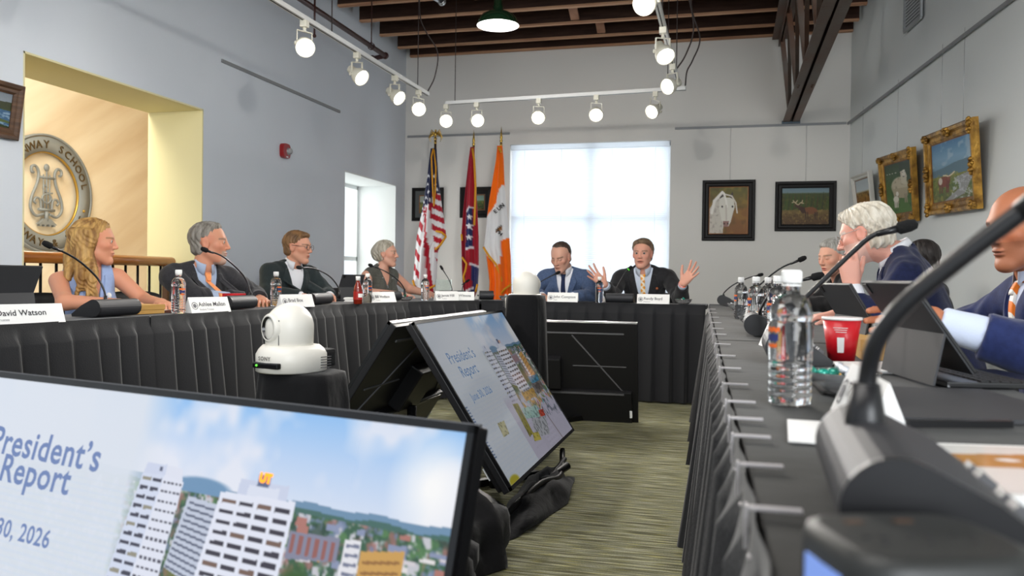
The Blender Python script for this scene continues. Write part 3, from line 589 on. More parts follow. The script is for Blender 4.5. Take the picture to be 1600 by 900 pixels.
drape('draped_stand', 'black draped stand under the near white camera with visible lens', (C1.x+.03, C1.y+.03), .125, .115, C1.z, 5, .25)
drape('draped_stand', 'black draped stand under the white camera behind the tilted television', (C2.x, C2.y), .098, .12, C2.z, 8, .3)
def heap(label, c, s, seed):
    rr = np.random.default_rng(seed); m = MB(); m.smooth = True; n, k = 40, 14; g = vnoise(k+1, n, 3, seed); g[:, -1] = g[:, 0]; rows = []
    for j in range(k+1):
        t_ = j/k*pi/2
        rows.append([(c[0]+s[0]*cos(2*pi*i/(n-1))*cos(t_)*(.75+.5*g[j, i]), c[1]+s[1]*sin(2*pi*i/(n-1))*cos(t_)*(.75+.5*g[j, i]), .004+s[2]*sin(t_)*(.8+.4*g[j, i])) for i in range(n)])
    m.grid(rows); o = m.build('crumpled_cloth', m_drape); tag(o, label, 'cloth', 'crumpled black cloths'); return o
heap('crumpled black cloth on the carpet under the near end of tilted television', (-.90, 2.62), (.22, .2, .22), 3); heap('crumpled black cloth on the carpet below the tilted screen\'s lower edge', (-.76, 3.4), (.10, .45, .09), 4)
heap('crumpled black cloth on the carpet behind the front television\'s corner', (-.85, 2.05), (.25, .22, .30), 6)
m = MB(); a = Vector((-.72, 3.35, .13))
m.tube(smoothpath([(-.80, 2.95, .05), (-.74, 3.3, .10), (-.71, 3.6, .07), (-.76, 3.9, .12)]), .013, 8); m.tube([(-.76, 3.1, .02), (-.73, 3.8, .10)], .012, 8); m.tube([(-.80, 3.55, .03), (-.69, 3.68, .10)], .018, 8); m.tube(smoothpath([(-.74, 3.1, .02), (-.68, 3.35, .02), (-.72, 3.6, .02)]), .006, 8)
tag(m.build('cable_bundle', m_blackmetal), 'black stand tubes and cables below the tilted television\'s lower edge', 'cable')
# ================================================================ white remote cameras
m_camw = mat('camera_white_plastic', rgb(222, 219, 210), .38, spec=.5); m_lens = mat('lens_glass', rgb(16, 14, 16), .05, spec=.8, coat=1.0); m_led = mat('green_led', rgb(90, 220, 60), .4, emit=1.5)
def ptz(label, P, rz, s, head=0.0, conn=True):
    t = thing('remote_camera', label, 'camera', P, rz, 'remote controlled cameras')      # local: lens looks along -Y
    m = MB()
    def ring(z, rx, ry0, ry1, n=40):
        out = []
        for i in range(n):
            a = 2*pi*i/n; c_, s_ = cos(a), sin(a); e = .62 if s_ > 0 else .95
            out.append((rx*abs(c_)**e*(1 if c_ > 0 else -1)*s, (ry1*abs(s_)**e if s_ > 0 else -ry0*abs(s_)**.95)*s, z*s))
        return out
    R_ = [ring(0, .078, .082, .085), ring(.004, .084, .088, .09), ring(.048, .084, .088, .09), ring(.062, .077, .080, .083), ring(.072, .068, .07, .07)]
    m.smooth = True
    vs = [p for r_ in R_ for p in r_]; n = 40
    m.add(vs, [(i*n+k, i*n+(k+1) % n, (i+1)*n+(k+1) % n, (i+1)*n+k) for i in range(4) for k in range(n)]); m.smooth = False
    m.add(R_[0], [tuple(range(n))[::-1]]); m.add(R_[-1], [tuple(range(n))])
    base = m.build('base', m_camw, t)
    MB().box((0, -.083*s, .022*s), (.09*s, .014*s, .016*s)).build('indicator_panel', m_tvf, base, bevel=.004*s)
    MB().sphere((-.028*s, -.0915*s, .022*s), .003*s).build('indicator_light', m_led, base)
    text_mesh('maker_mark', 'SONY', .014*s, frameT((-.022*s, -.0905*s, .036*s), (1, 0, 0), (0, 0, 1)), mat('grey_lettering', rgb(110, 108, 104), .5), base, world=False, bold=.0006, space=1.2)
    mm_ = MB()
    for k in range(5): mm_.box((.0845*s, .05*s, (.012+.007*k)*s), (.002*s, .04*s, .002*s))
    mm_.build('cooling_slots', m_groove, base)
    if conn: MB().box((0, .112*s, .030*s), (.09*s, .06*s, .05*s)).build('rear_connector_cover', m_drape, t, bevel=.01*s)
    m = MB(); T = Matrix.Rotation(head, 4, 'Z')
    prof = [(.0601, .070), (.063, .075), (.064, .12)]+[(.064*cos(a), .12+.064*sin(a)) for a in [pi/2*k/10 for k in range(1, 10)]]+[(.0005, .1842)]
    m.lathe([(a*s, b*s) for a, b in prof], 40, T); tur = m.build('turret', m_camw, t)
    fr = T @ frameT((0, 0, .118*s), (1, 0, 0), (0, 0, 1))
    m = MB(); m.lathe([(.040*s, .040*s), (.0395*s, .058*s), (.036*s, .064*s), (.031*s, .066*s), (.029*s, .060*s)], 32, fr); m.build('lens_bezel', m_camw, tur)
    m = MB(); m.lathe([(.030*s, .0655*s), (.026*s, .059*s), (.022*s, .050*s), (.0001, .050*s)], 32, fr); m.build('lens_barrel', m_tvf, tur)
    m = MB(); m.lathe([(.0175*s, .051*s), (.013*s, .0575*s), (.006*s, .060*s), (.0001, .0605*s)], 24, fr); m.build('lens', m_lens, tur)
    m = MB(); m.tube([T @ Vector((sx*.0345*s, -.052*s+.0*s, z*s)) for sx, z in ((1, .074), (1, .12), (.98, .14))], .0016*s, 6); m.tube([T @ Vector((-.0345*s, -.052*s, z*s)) for z in (.074, .14)], .0016*s, 6); m.build('seam', m_groove, tur)
    return t
ptz('white remote camera with its lens turned left, on near draped stand', C1, radians(-14), 1.16, radians(-16))
ptz('white remote camera facing away, behind the tilted television', C2-Vector((0, 0, .078)), radians(150), 1.12, conn=False)
# ================================================================ track lighting
m_trk = mat('track_white', rgb(222, 222, 220), .4, spec=.5); m_lampw = mat('lamp_cream', rgb(226, 222, 206), .4, spec=.5); m_glow = mat('lamp_glow', (1.0, .97, .92), .5, emit=9.0); m_wire = mat('dark_wire', rgb(52, 42, 40), .6)
ZTK = 2.59
def track(label, a, b, wires, cord=None):
    a, b = Vector(a), Vector(b); t = thing('light_track', label, 'light track', (a+b)/2, 0, 'light tracks'); d = (b-a).normalized()
    m = MB(); m.bar(a, b, .036, .03); m.build('rail', m_trk, t, True); s_ = d.cross(Vector((0, 0, 1)))
    m = MB(); m.bar(a+Vector((0, 0, -.0155)), b+Vector((0, 0, -.0155)), .008, .002); m.build('rail_slot', m_blackmetal, t, True)
    for w_ in wires:
        p = a+(b-a)*w_; MB().tube([p, (p.x, p.y, 3.66)], .004, 6).build('suspension_wire', m_wire, t, True)
    if cord: MB().tube(smoothpath(cord), .006, 6).build('power_cord', m_wire, t, True)
    return t
lA, lB = Vector((-2.675, 1.6, ZTK)), Vector((-2.668, 7.10, ZTK)); fA, fB = Vector((-2.63, 7.50, ZTK)), Vector((-.39, 7.32, ZTK)); rA, rB = Vector((-.44, 1.6, ZTK)), Vector((-.445, 7.05, ZTK))
track('white lamp track running along the left side of the room', lA, lB, (.35, .66, .955), [(-2.66, 6.85, 3.64), (-2.66, 6.86, 3.25), (-2.62, 6.9, 3.1), (-2.56, 7.05, 2.95), (-2.60, 7.1, 2.75), (-2.66, 7.08, 2.61)])
track('white lamp track crossing the room in front of the far wall', fA, fB, (.04, .93), [(-.33, 6.95, 3.64), (-.34, 7.0, 3.2), (-.27, 7.1, 2.95), (-.33, 7.2, 2.8), (-.38, 7.26, 2.72), (-.395, 7.31, 2.61)])
track('white lamp track running along the right side of the room', rA, rB, (.35, .7, .97), [(-.36, 6.4, 3.64), (-.35, 6.45, 3.2), (-.30, 6.6, 2.9), (-.36, 6.7, 2.72), (-.44, 6.75, 2.61)])
def spot(label, ad, aim, side, power, col=(1, .95, .88), size=75):
    ad = Vector(ad); aim = Vector(aim).normalized(); s = Vector(side).normalized(); s = (s-aim*s.dot(aim)).normalized()
    t = thing('track_spotlight', label, 'spotlight', ad-Vector((0, 0, .03)), 0, 'white track spotlights')
    MB().box(ad+Vector((0, 0, -.035)), (.045, .045, .045)).build('track_adapter', m_lampw, t, True, bevel=.004)
    pv = ad+Vector((0, 0, -.17)); up_ = Vector((0, 0, 1)); m = MB()
    for k in (-1, 1): m.bar(pv+s*(k*.048), pv+s*(k*.048)+up_*.085, .016, .005, s)
    m.bar(pv+s*.05+up_*.085, pv-s*.05+up_*.085, .016, .005); m.cyl(pv+up_*.085, ad-up_*.055, .011, n=10); m.build('yoke', m_lampw, t, True)
    for k in (-1, 1): MB().cyl(pv+s*(k*.046), pv+s*(k*.064), .012, n=10).build('knob', m_lampw, t, True)
    T = frameT(pv, s, aim.cross(s)); m = MB()
    m.lathe([(.0005, -.085), (.026, -.085), (.030, -.08), (.031, -.035), (.042, -.012), (.056, .012), (.062, .045), (.062, .066), (.059, .066), (.057, .046), (.05, .02)], 28, T); m.build('housing', m_lampw, t, True)
    m = MB(); m.lathe([(.0005, .056), (.028, .054), (.043, .049), (.048, .042), (.046, .03)], 28, T); m.build('bulb', m_glow, t, True)
    l = bpy.data.lights.new('spot_beam', 'SPOT'); l.energy = power; l.color = col; l.spot_size = radians(size); l.spot_blend = .7; l.shadow_soft_size = .05
    o = bpy.data.objects.new('spot_beam', l); COL.objects.link(o); p = pv+aim*.078; o.parent = t; o.location = p-t.location; o.rotation_euler = aim.to_track_quat('-Z', 'Y').to_euler()
def tp(px, a, b):                                       # the point of a track whose image column is px
    lo, hi = 0., 1.; a, b = Vector(a), Vector(b)
    def col(t):
        v = a+(b-a)*t-CPOS; return 800+FPX*v.dot(RGT)/v.dot(FWD)
    s_ = 1 if col(1) > col(0) else -1
    for _ in range(50):
        mid = (lo+hi)/2
        if (col(mid)-px)*s_ < 0: lo = mid
        else: hi = mid
    return a+(b-a)*lo
SPW = 85
for px, aim, lab in ((476, (.72, -1.0, -.75), 'first spotlight from the near end of the left track, lens facing the viewer'), (558, (1.0, -.35, -.75), 'second spotlight along the left track, turned to the right'), (617, (1.0, -.35, -.7), 'third spotlight along the left track, turned to the right'), (654, (.5, -1.0, -.45), 'last spotlight at the far end of the left track')):
    spot(lab, tp(px, lA, lB), aim, (.8, 1, 0), SPW)
for px, aim, lab in ((694, (.37, -1.0, -.22), 'glaring spotlight at the left end of the front track, aimed at the viewer'), (745, (.55, -1.0, -.45), 'second spotlight on the front track, above the middle flag'), (842, (.15, -1.0, -.5), 'third spotlight on the front track, above the blind\'s left part'), (932, (.12, -1.0, -.6), 'fourth spotlight on the front track, above the blind\'s right part'), (1024, (-.55, -1.0, -.6), 'last spotlight on the front track, below the right track\'s end')):
    spot(lab, tp(px, fA, fB), aim, (1, .3, 0), SPW)
spot('nearest spotlight on the right track, cut by the picture\'s top', rA+(rB-rA)*.53, (-.35, -1.0, -.5), (1, -.3, 0), SPW)
spot('middle spotlight on the right track, tilted down to the right', tp(1036, rA, rB), (.45, -.75, -.9), (1, .5, 0), SPW); spot('far spotlight on the right track, turned to the left', tp(1051, rA, rB), (-.75, -1.0, -.5), (1, -.6, 0), SPW)
for a_, b_, y, aim, lab in ((lA, lB, 3.3, (.45, 1.0, -.42), 'added spotlight on the left track aimed at the far table'), (rA, rB, 3.4, (-.18, 1.0, -.42), 'added spotlight on the right track aimed at the far table'), (rA, rB, 2.5, (-1.0, .75, -.55), 'added spotlight on the right track aimed at the left row'), (lA, lB, 2.3, (1.0, .45, -.55), 'added spotlight on the left track aimed at the right row')):
    spot(lab, a_+(b_-a_)*((y-a_.y)/(b_.y-a_.y)), aim, (aim[1], -aim[0], 0), 130)  # out-of-view spots added to brighten the people at the tables
# green enamel pendant
pc = on(778, 40, 2, 3.05); PL = thing('pendant_lamp', 'green enamel dome pendant lamp with white inside, below the joists', 'lamp', pc)
T = Matrix.Translation(pc); m_green = mat('green_enamel', rgb(28, 58, 36), .25, coat=.5); m_wht = mat('white_enamel', rgb(240, 242, 240), .35)
MB().lathe([(.178, 0), (.176, .012), (.165, .045), (.135, .085), (.09, .108), (.045, .118), (.045, .16), (.036, .165), (.036, .21), (.028, .215), (.028, .27), (.0005, .275)], 40, T).build('shade', m_green, PL, True)
MB().lathe([(.177, -.001), (.172, .012), (.161, .043), (.131, .081), (.088, .103), (.0005, .112)], 40, T).build('shade_lining', m_wht, PL, True)
MB().sphere(pc+Vector((0, 0, .065)), .045).build('bulb', m_glow, PL, True)
MB().tube([pc+Vector((0, 0, .27)), (pc.x, pc.y, 3.93)], .012, 8).build('stem', m_green, PL, True)
l = bpy.data.lights.new('pendant_light', 'POINT'); l.energy = 9; l.shadow_soft_size = .06; o = bpy.data.objects.new('pendant_light', l); COL.objects.link(o); o.parent = PL; o.location = (0, 0, .0)
# ================================================================ framed pictures
m_paint = mat('oil_paint', (1, 1, 1), .45, spec=.3, vcol='Col', bump=(90, .12)); m_fblack = mat('black_wood_frame', rgb(22, 20, 20), .5, spec=.3); m_fgold = mat('antique_gold_frame', rgb(200, 152, 66), .36, metal=.5, vary=(14, rgb(124, 88, 38)), bump=(45, .5)); m_fwhite = mat('pale_silver_frame', rgb(214, 212, 204), .4, metal=.2); m_fbrown = mat('brown_plank_frame', rgb(104, 76, 54), .55, vary=(6, rgb(74, 52, 38), (1, 1, 9))); m_matb = mat('grey_mount_board', rgb(88, 92, 92), .8); m_inner = mat('copper_fillet', rgb(132, 84, 44), .4, metal=.4)
def frame_pic(label, TL, TR_, BR, BL_, fw, fd, fmat, cv, group=None, mount=0, ornate=False, wire=None, fillet=True):
    TL, TR_, BR, BL_ = map(Vector, (TL, TR_, BR, BL_)); cen = (TL+TR_+BR+BL_)/4; u = (TR_-TL).normalized(); n = u.cross(BL_-TL).normalized()*-1; n = n if n.dot(CPOS-cen) > 0 else -n
    t = thing('framed_painting', label, 'painting', (BL_+BR)/2, 0, group); Q = [TL, TR_, BR, BL_]
    def loop(inset, h):
        out = []
        for i in range(4):
            a, b_, c = Q[i-1], Q[i], Q[(i+1) % 4]; e1 = (a-b_).normalized(); e2 = (c-b_).normalized(); out.append(b_+e1*inset+e2*inset+n*(h-fd))
        return out
    prof = [(0, 0), (0, fd*.75), (fw*.12, fd), (fw*.35, fd*.95), (fw*.55, fd*.66), (fw*.8, fd*.7), (fw, fd*.5), (fw, fd*.2)]; Ls = [loop(*p) for p in prof]; m = MB()
    for A, B in zip(Ls, Ls[1:]): m.add(A+B, [(i, (i+1) % 4, 4+(i+1) % 4, 4+i) for i in range(4)])
    m.add(Ls[0], [(0, 1, 2, 3)]); m.build('frame', fmat, t, True)
    ins = fw
    if ornate:
        for i in range(4):
            a, b_ = loop(fw*.42, fd*1.0)[i], loop(fw*.42, fd)[(i+1) % 4]; e = (b_-a).normalized(); f_ = e.cross(n); Ln = (b_-a).length
            for c0, rad in ((0, .9), (Ln/2, 1.0)):
                m = MB()
                for k in range(9):
                    an = k*.9; rr_ = fw*.42*rad*(k/9)**.6; p = a+e*(c0+rr_*1.9*cos(an))+f_*rr_*.9*sin(an); m.sphere(p, (fw*.17, fw*.17, fw*.17), 8, 6)
                m.sphere(a+e*c0, fw*.25, 10, 6); m.build('carving', fmat, t, True)
    if mount:
        A = loop(ins-.003, fd*.3); m = MB(); m.add(A, [(0, 1, 2, 3)]); m.build('mount', m_matb, t, True); ins += mount
    if fillet: A, B = loop(ins-.002, fd*.42), loop(ins+.008, fd*.36); m = MB(); m.add(A+B, [(i, (i+1) % 4, 4+(i+1) % 4, 4+i) for i in range(4)]); m.build('fillet', m_inner, t, True)
    A = loop(ins, fd*.34); cv.mesh('canvas', A[0], A[1]-A[0], A[3]-A[0], m_paint, t)
    if wire:
        m = MB()
        for f_, zt in wire:
            p = TL+(TR_-TL)*f_; q = (cen-n*.0); back = Q[0]+(Q[1]-Q[0])*f_-n*(fd*.8); m.tube([back, Vector((back.x, back.y, zt))+(-n)*.0], .0012, 5)
        m.build('hanging_wire', m_alu, t, True)
    return t
def pic_horse():
    c = Cv(90, 108); c.vgrad([(0, (96, 98, 46)), (.5, (128, 96, 44)), (1, (120, 80, 40))]); one = np.ones_like(c.x); c.fleck(one, 22, 3, (150, 120, 50), .6); c.fleck(one, 16, 7, (84, 70, 34), .5); c.mix((c.x > .45)*(c.y > .45), (150, 92, 44), .35)
    W_ = (222, 218, 206); c.poly([(.0, .5), (.2, .22), (.32, .12), (.42, .2), (.4, .6), (.36, 1), (.0, 1)], (206, 200, 188)); c.fleck(c.inpoly([(.0, .45), (.3, .15), (.36, 1), (.0, 1)]), 5, 11, (160, 150, 140), .6)
    c.poly([(.28, .22), (.62, .24), (.66, .42), (.56, .74), (.5, .84), (.38, .84), (.33, .7), (.26, .45)], W_); c.poly([(.27, .26), (.3, .08), (.38, .2)], (70, 60, 54)); c.poly([(.52, .22), (.6, .1), (.63, .28)], (70, 60, 54))
    c.line([(.34, .12), (.14, .3), (.08, .55)], .03, (236, 232, 224)); c.line([(.4, .16), (.58, .2), (.68, .34), (.72, .55)], .015, (216, 208, 196)); c.line([(.38, .14), (.44, .3), (.46, .42)], .02, (240, 236, 228))
    c.ell(.34, .42, .022, .022, (36, 28, 26)); c.ell(.6, .42, .02, .022, (36, 28, 26)); c.poly([(.36, .72), (.52, .72), (.5, .84), (.38, .84)], (150, 112, 104)); c.ell(.40, .78, .018, .018, (60, 40, 38)); c.ell(.49, .78, .018, .018, (60, 40, 38)); c.line([(.44, .4), (.45, .7)], .014, (200, 190, 178)); return c
def pic_elk():
    c = Cv(130, 96); c.vgrad([(0, (110, 134, 146)), (.12, (118, 140, 146)), (.16, (70, 80, 44)), (.55, (44, 50, 22)), (.62, (116, 96, 50)), (1, (84, 58, 30))]); one = np.ones_like(c.x)
    for k in range(26): x = k/25; h = .10+.08*((k*37) % 11)/11; c.poly([(x-.05, .6), (x, h), (x+.05, .6)], (56+(k*13) % 26, 62+(k*7) % 22, 26))
    c.fleck((c.y > .2)*(c.y < .6), 6, 3, (92, 88, 34), .6); c.fleck((c.y > .58), 5, 5, (150, 124, 66), .6); c.fleck((c.y > .7), 6, 8, (70, 50, 26), .6)
    B = (104, 62, 34); c.ell(.60, .62, .15, .10, (122, 76, 42)); c.poly([(.32, .5), (.48, .52), (.52, .68), (.44, .7)], (66, 40, 26)); c.ell(.34, .5, .07, .045, (72, 46, 30), ang=.35)
    for x in (.5, .54, .7, .74): c.poly([(x, .66), (x+.025, .66), (x+.02, .86), (x+.005, .86)], (62, 38, 24))
    for P in ([(.34, .46), (.28, .40), (.24, .34)], [(.35, .46), (.40, .40), (.46, .42)], [(.29, .41), (.33, .34)], [(.42, .41), (.44, .34)], [(.26, .38), (.22, .4)]): c.line(P, .012, (196, 176, 140))
    return c
def pic_sheep():
    c = Cv(80, 120); c.vgrad([(0, (58, 76, 64)), (.3, (66, 96, 62)), (.6, (70, 108, 50)), (1, (84, 124, 56))]); one = np.ones_like(c.x); c.fleck(one, 10, 3, (50, 80, 44), .6); c.mix((c.x > .55)*(c.y < .4), (50, 58, 48), .5)
    for x in (.1, .2, .3, .42): c.ell(x, .2, .03, .012, (190, 190, 180))
    c.ell(.52, .46, .30, .17, (196, 186, 160)); c.fleck(((c.x-.52)/.3)**2+((c.y-.46)/.17)**2 < 1, 5, 9, (150, 138, 110), .7); c.poly([(.25, .5), (.8, .5), (.78, .66), (.7, .70), (.3, .66)], (176, 164, 136))
    c.poly([(.58, .2), (.74, .17), (.8, .3), (.76, .45), (.6, .42)], (206, 198, 176)); c.ell(.70, .24, .06, .06, (226, 220, 204)); c.ell(.69, .30, .03, .012, (70, 60, 52)); c.ell(.66, .22, .012, .008, (30, 26, 24)); c.ell(.74, .22, .012, .008, (30, 26, 24))
    for x in (.34, .42, .66, .72): c.poly([(x, .62), (x+.05, .62), (x+.045, .78), (x+.005, .78)], (156, 144, 120))
    c.ell(.36, .70, .10, .06, (226, 222, 208)); c.ell(.42, .60, .05, .045, (232, 228, 216)); 
    for x in (.29, .34, .40): c.poly([(x, .74), (x+.03, .74), (x+.03, .86), (x, .86)], (220, 214, 200))
    return c
def pic_bull():
    c = Cv(100, 126); c.vgrad([(0, (70, 124, 168)), (.28, (126, 168, 196)), (.42, (120, 158, 182)), (.5, (88, 126, 148)), (.54, (128, 128, 60)), (.7, (104, 120, 48)), (1, (96, 96, 54))]); one = np.ones_like(c.x)
    c.fleck((c.y < .4), 16, 3, (190, 206, 214), .5, .55); c.poly([(0, .46), (.3, .43), (.6, .38), (1, .36), (1, .56), (0, .56)], (92, 122, 136)); c.fleck((c.y > .53), 8, 5, (150, 150, 64), .7); c.fleck((c.y > .6), 6, 7, (64, 92, 36), .7)
    c.poly([(.62, .62), (1, .56), (1, .66), (.8, .9), (.4, 1), (.3, .98), (.7, .8)], (150, 150, 148)); c.fleck((c.x > .5)*(c.y > .6), 5, 8, (196, 200, 204), .8, .52)
    c.ell(.30, .66, .15, .085, (130, 62, 40)); c.ell(.22, .64, .05, .06, (214, 200, 184)); c.poly([(.38, .56), (.48, .58), (.46, .7), (.38, .7)], (116, 54, 36)); c.ell(.43, .61, .035, .04, (140, 76, 52))
    for x in (.18, .24, .36, .4): c.poly([(x, .7), (x+.04, .7), (x+.03, .84), (x+.005, .84)], (112, 56, 38))
    c.line([(.42, .58), (.36, .56), (.30, .555)], .012, (220, 204, 170)); c.line([(.45, .58), (.52, .56), (.58, .53)], .012, (220, 204, 170)); return c
def pic_land(seed, sky, hill, grass, water=False):
    c = Cv(70, 80); c.vgrad([(0, sky), (.35, tuple(min(255, v+20) for v in sky)), (.42, hill), (.6, grass), (1, tuple(int(v*.7) for v in grass))]); one = np.ones_like(c.x); c.fleck((c.y > .4), 8, seed, tuple(int(v*.6) for v in grass), .7); c.fleck((c.y > .45), 6, seed+3, (186, 140, 70), .5, .6)
    if water: c.poly([(0, .45), (1, .5), (1, .95), (0, .72)], (60, 96, 132)); c.fleck(c.inpoly([(0, .45), (1, .5), (1, .95), (0, .72)]), 5, seed+7, (150, 176, 196), .8); c.poly([(.1, .72), (.5, .68), (1, .8), (1, .86), (.2, .8)], (84, 100, 56)); c.poly([(0, .2), (.5, .28), (1, .25), (1, .46), (0, .44)], (60, 66, 44))
    return c
def farp(x0, x1, y0, y1, off=.035): return [on(x0, y0, 1, YF-off), on(x1, y0, 1, YF-off), on(x1, y1, 1, YF-off), on(x0, y1, 1, YF-off)]
def squared(P): z0 = (P[0].z+P[1].z)/2; z1 = (P[2].z+P[3].z)/2; xa = (P[0].x+P[3].x)/2; xb = (P[1].x+P[2].x)/2; y = P[0].y; return [Vector((xa, y, z0)), Vector((xb, y, z0)), Vector((xb, y, z1)), Vector((xa, y, z1))]
frame_pic('black framed painting of a white horse\'s head', *squared(farp(1097, 1180, 281, 376)), .075, .032, m_fblack, pic_horse(), wire=[(.52, 2.66)])
frame_pic('black framed painting of an elk before a forest', *squared(farp(1211, 1307, 283, 361)), .075, .032, m_fblack, pic_elk(), wire=[(.5, 2.66)], fillet=False)
frame_pic('dark framed small picture hanging behind the striped flag', *squared(farp(643, 692, 293, 345)), .04, .03, m_fblack, pic_land(3, (150, 160, 150), (90, 110, 70), (130, 130, 60)), mount=.055, wire=[(.5, 2.66)])
frame_pic('dark framed small picture hanging behind the crimson flag', *squared(farp(718, 768, 292, 340)), .085, .03, m_fblack, pic_land(8, (110, 140, 130), (90, 110, 60), (70, 90, 50)), mount=.008, wire=[(.5, 2.66)])
def rp(pts, offs): return [rwall(x, y, o) for (x, y), o in zip(pts, offs)]
frame_pic('gold carved frame with a longhorn bull painting', *rp([(1441, 213), (1516, 183), (1524, 327), (1446, 338)], (.13, .13, .055, .055)), .085, .05, m_fgold, pic_bull(), 'gold framed paintings', ornate=True, wire=[(.3, 2.66), (.75, 2.66)])
frame_pic('gold carved frame with a sheep and lamb painting', *rp([(1370, 247), (1421, 230), (1427, 346), (1379, 352)], (.12, .12, .05, .05)), .08, .05, m_fgold, pic_sheep(), 'gold framed paintings', ornate=True, wire=[(.5, 2.66)])
frame_pic('pale silver frame with a small landscape near the corner', *rp([(1328, 277), (1355, 267), (1362, 338), (1336, 342)], (.11, .11, .045, .045)), .05, .045, m_fwhite, pic_land(14, (176, 186, 190), (150, 120, 60), (150, 104, 44)), wire=[(.5, 2.66)])
lp = [on(42, 136, 0, XL+.10), on(31, 221, 0, XL+.04)]; frame_pic('brown plank framed river landscape at the left edge', Vector((XL+.10, lp[0].y-.55, lp[0].z)), lp[0], lp[1], Vector((XL+.04, lp[1].y-.55, lp[1].z)), .06, .04, m_fbrown, pic_land(21, (120, 130, 140), (80, 90, 60), (60, 80, 40), True), fillet=False)
# ================================================================ flags
m_flag = mat('flag_cloth', (1, 1, 1), .7, spec=.2, sheen=.3, vcol='Col'); m_pole = mat('dark_pole_wood', rgb(70, 44, 26), .4, coat=.3); m_brass = mat('polished_brass', rgb(206, 168, 84), .22, metal=.95); m_fringe = mat('gold_fringe', rgb(224, 156, 30), .7)
YFL = 8.95
def fl(x, y, o=0): return on(x, y, 1, YFL-o)
def flag(label, xp, ytop, rows, paint, box, fin, seed, fringe, cord=None):
    top = fl(xp, ytop); xpole = fl(xp, 330).x; t = thing('flag', label, 'flag', (xpole, YFL+.02, 0), 0, 'flags on poles')
    MB().lathe([(.0005, .0), (.14, .0), (.15, .02), (.12, .045), (.04, .06), (.025, .12), (.0005, .12)], 28, Matrix.Translation((xpole, YFL+.02, 0))).build('base', m_brass, t, True)
    MB().cyl((xpole, YFL+.02, .05), (xpole, YFL+.02, top.z-.02), .014, n=12).build('pole', m_pole, t, True)
    c = Vector((xpole, YFL+.02, top.z)); m = MB(); T = Matrix.Translation(c)
    if fin == 'spear': m.lathe([(.014, -.06), (.016, -.03), (.010, -.02), (.020, -.005), (.010, .01), (.014, .02), (.016, .03), (.009, .08), (.0005, .16)], 14, T)
    else:
        m.lathe([(.014, -.06), (.016, -.03), (.010, -.02), (.022, 0), (.010, .015)], 14, T); m.sphere(c+Vector((0, 0, .05)), (.018, .016, .035)); m.sphere(c+Vector((.006, -.01, .09)), .012)
        for s_ in (-1, 1):
            for k in range(5): m.tube([c+Vector((s_*.012, 0, .055)), c+Vector((s_*(.05+.008*k), .005, .10-.022*k)), c+Vector((s_*(.062-.002*k), .008, .065-.026*k))], [.008, .007, .002], 6)
    m.build('finial', m_brass, t, True)
    x0, y0, x1, y1 = box; cv = Cv((x1-x0)*3, (y1-y0)*2, 1.0); cv.asp = 1.0*(x1-x0)/(y1-y0)
    nx = lambda x: (x-x0)/(x1-x0); ny = lambda y: (y-y0)/(y1-y0); paint(cv, nx, ny)
    ys = np.linspace(rows[0][0], rows[-1][0], 120); Lf = np.interp(ys, [r[0] for r in rows], [r[1] for r in rows]); Rf = np.interp(ys, [r[0] for r in rows], [r[2] for r in rows])
    nu = 56; V = []; Cc = []; rr = np.random.default_rng(seed); ph = rr.random(4)*6
    for y, l, r in zip(ys, Lf, Rf):
        h = (y-rows[0][0])/(rows[-1][0]-rows[0][0])
        for i in range(nu):
            a = 2*pi*i/nu; u = .5-.5*cos(a); back = a > pi; x = l+(r-l)*u; amp = .012+.05*h
            dep = (.02+.05*h)*sin(a)+amp*(.6*sin(u*11+ph[0]+h*1.5)+.4*sin(u*23+ph[1]-h*2))*sin(a)
            P = on(x, y, 1, YFL+.0); P = P+Vector((0, -dep, 0)); V.append(P); px = int(np.clip(nx(x)*cv.w, 0, cv.w-1)); py = int(np.clip(ny(y)*cv.h, 0, cv.h-1)); Cc.append(cv.a[py, px])
    n = len(ys); F = [(j*nu+i, j*nu+(i+1) % nu, (j+1)*nu+(i+1) % nu, (j+1)*nu+i) for j in range(n-1) for i in range(nu)]
    me = bpy.data.meshes.new('cloth'); quick_mesh(me, np.array([tuple(v) for v in V]), np.array(F)); c_ = np.array(Cc); c_ = np.where(c_ <= .04045, c_/12.92, ((c_+.055)/1.055)**2.4)
    at = me.color_attributes.new('Col', 'FLOAT_COLOR', 'POINT'); at.data.foreach_set('color', np.concatenate([c_, np.ones((len(c_), 1))], -1).astype(np.float32).ravel()); me.materials.append(m_flag); link_mesh('cloth', me, t, True, True)
    for P in fringe: MB().tube([fl(x, y, .085) for x, y in P], .012, 7).build('fringe', m_fringe, t, True)
    if cord: m = MB(); m.tube([fl(x, y, .09) for x, y in cord], .009, 7); m.build('gold_cord', m_fringe, t, True)
    return t
def star(c, nx, ny, x, y, r, col=(240, 240, 244)): c.poly([(nx(x+(r if k % 2 == 0 else r*.42)*sin(pi*k/5)), ny(y-(r if k % 2 == 0 else r*.42)*cos(pi*k/5))) for k in range(10)], col)
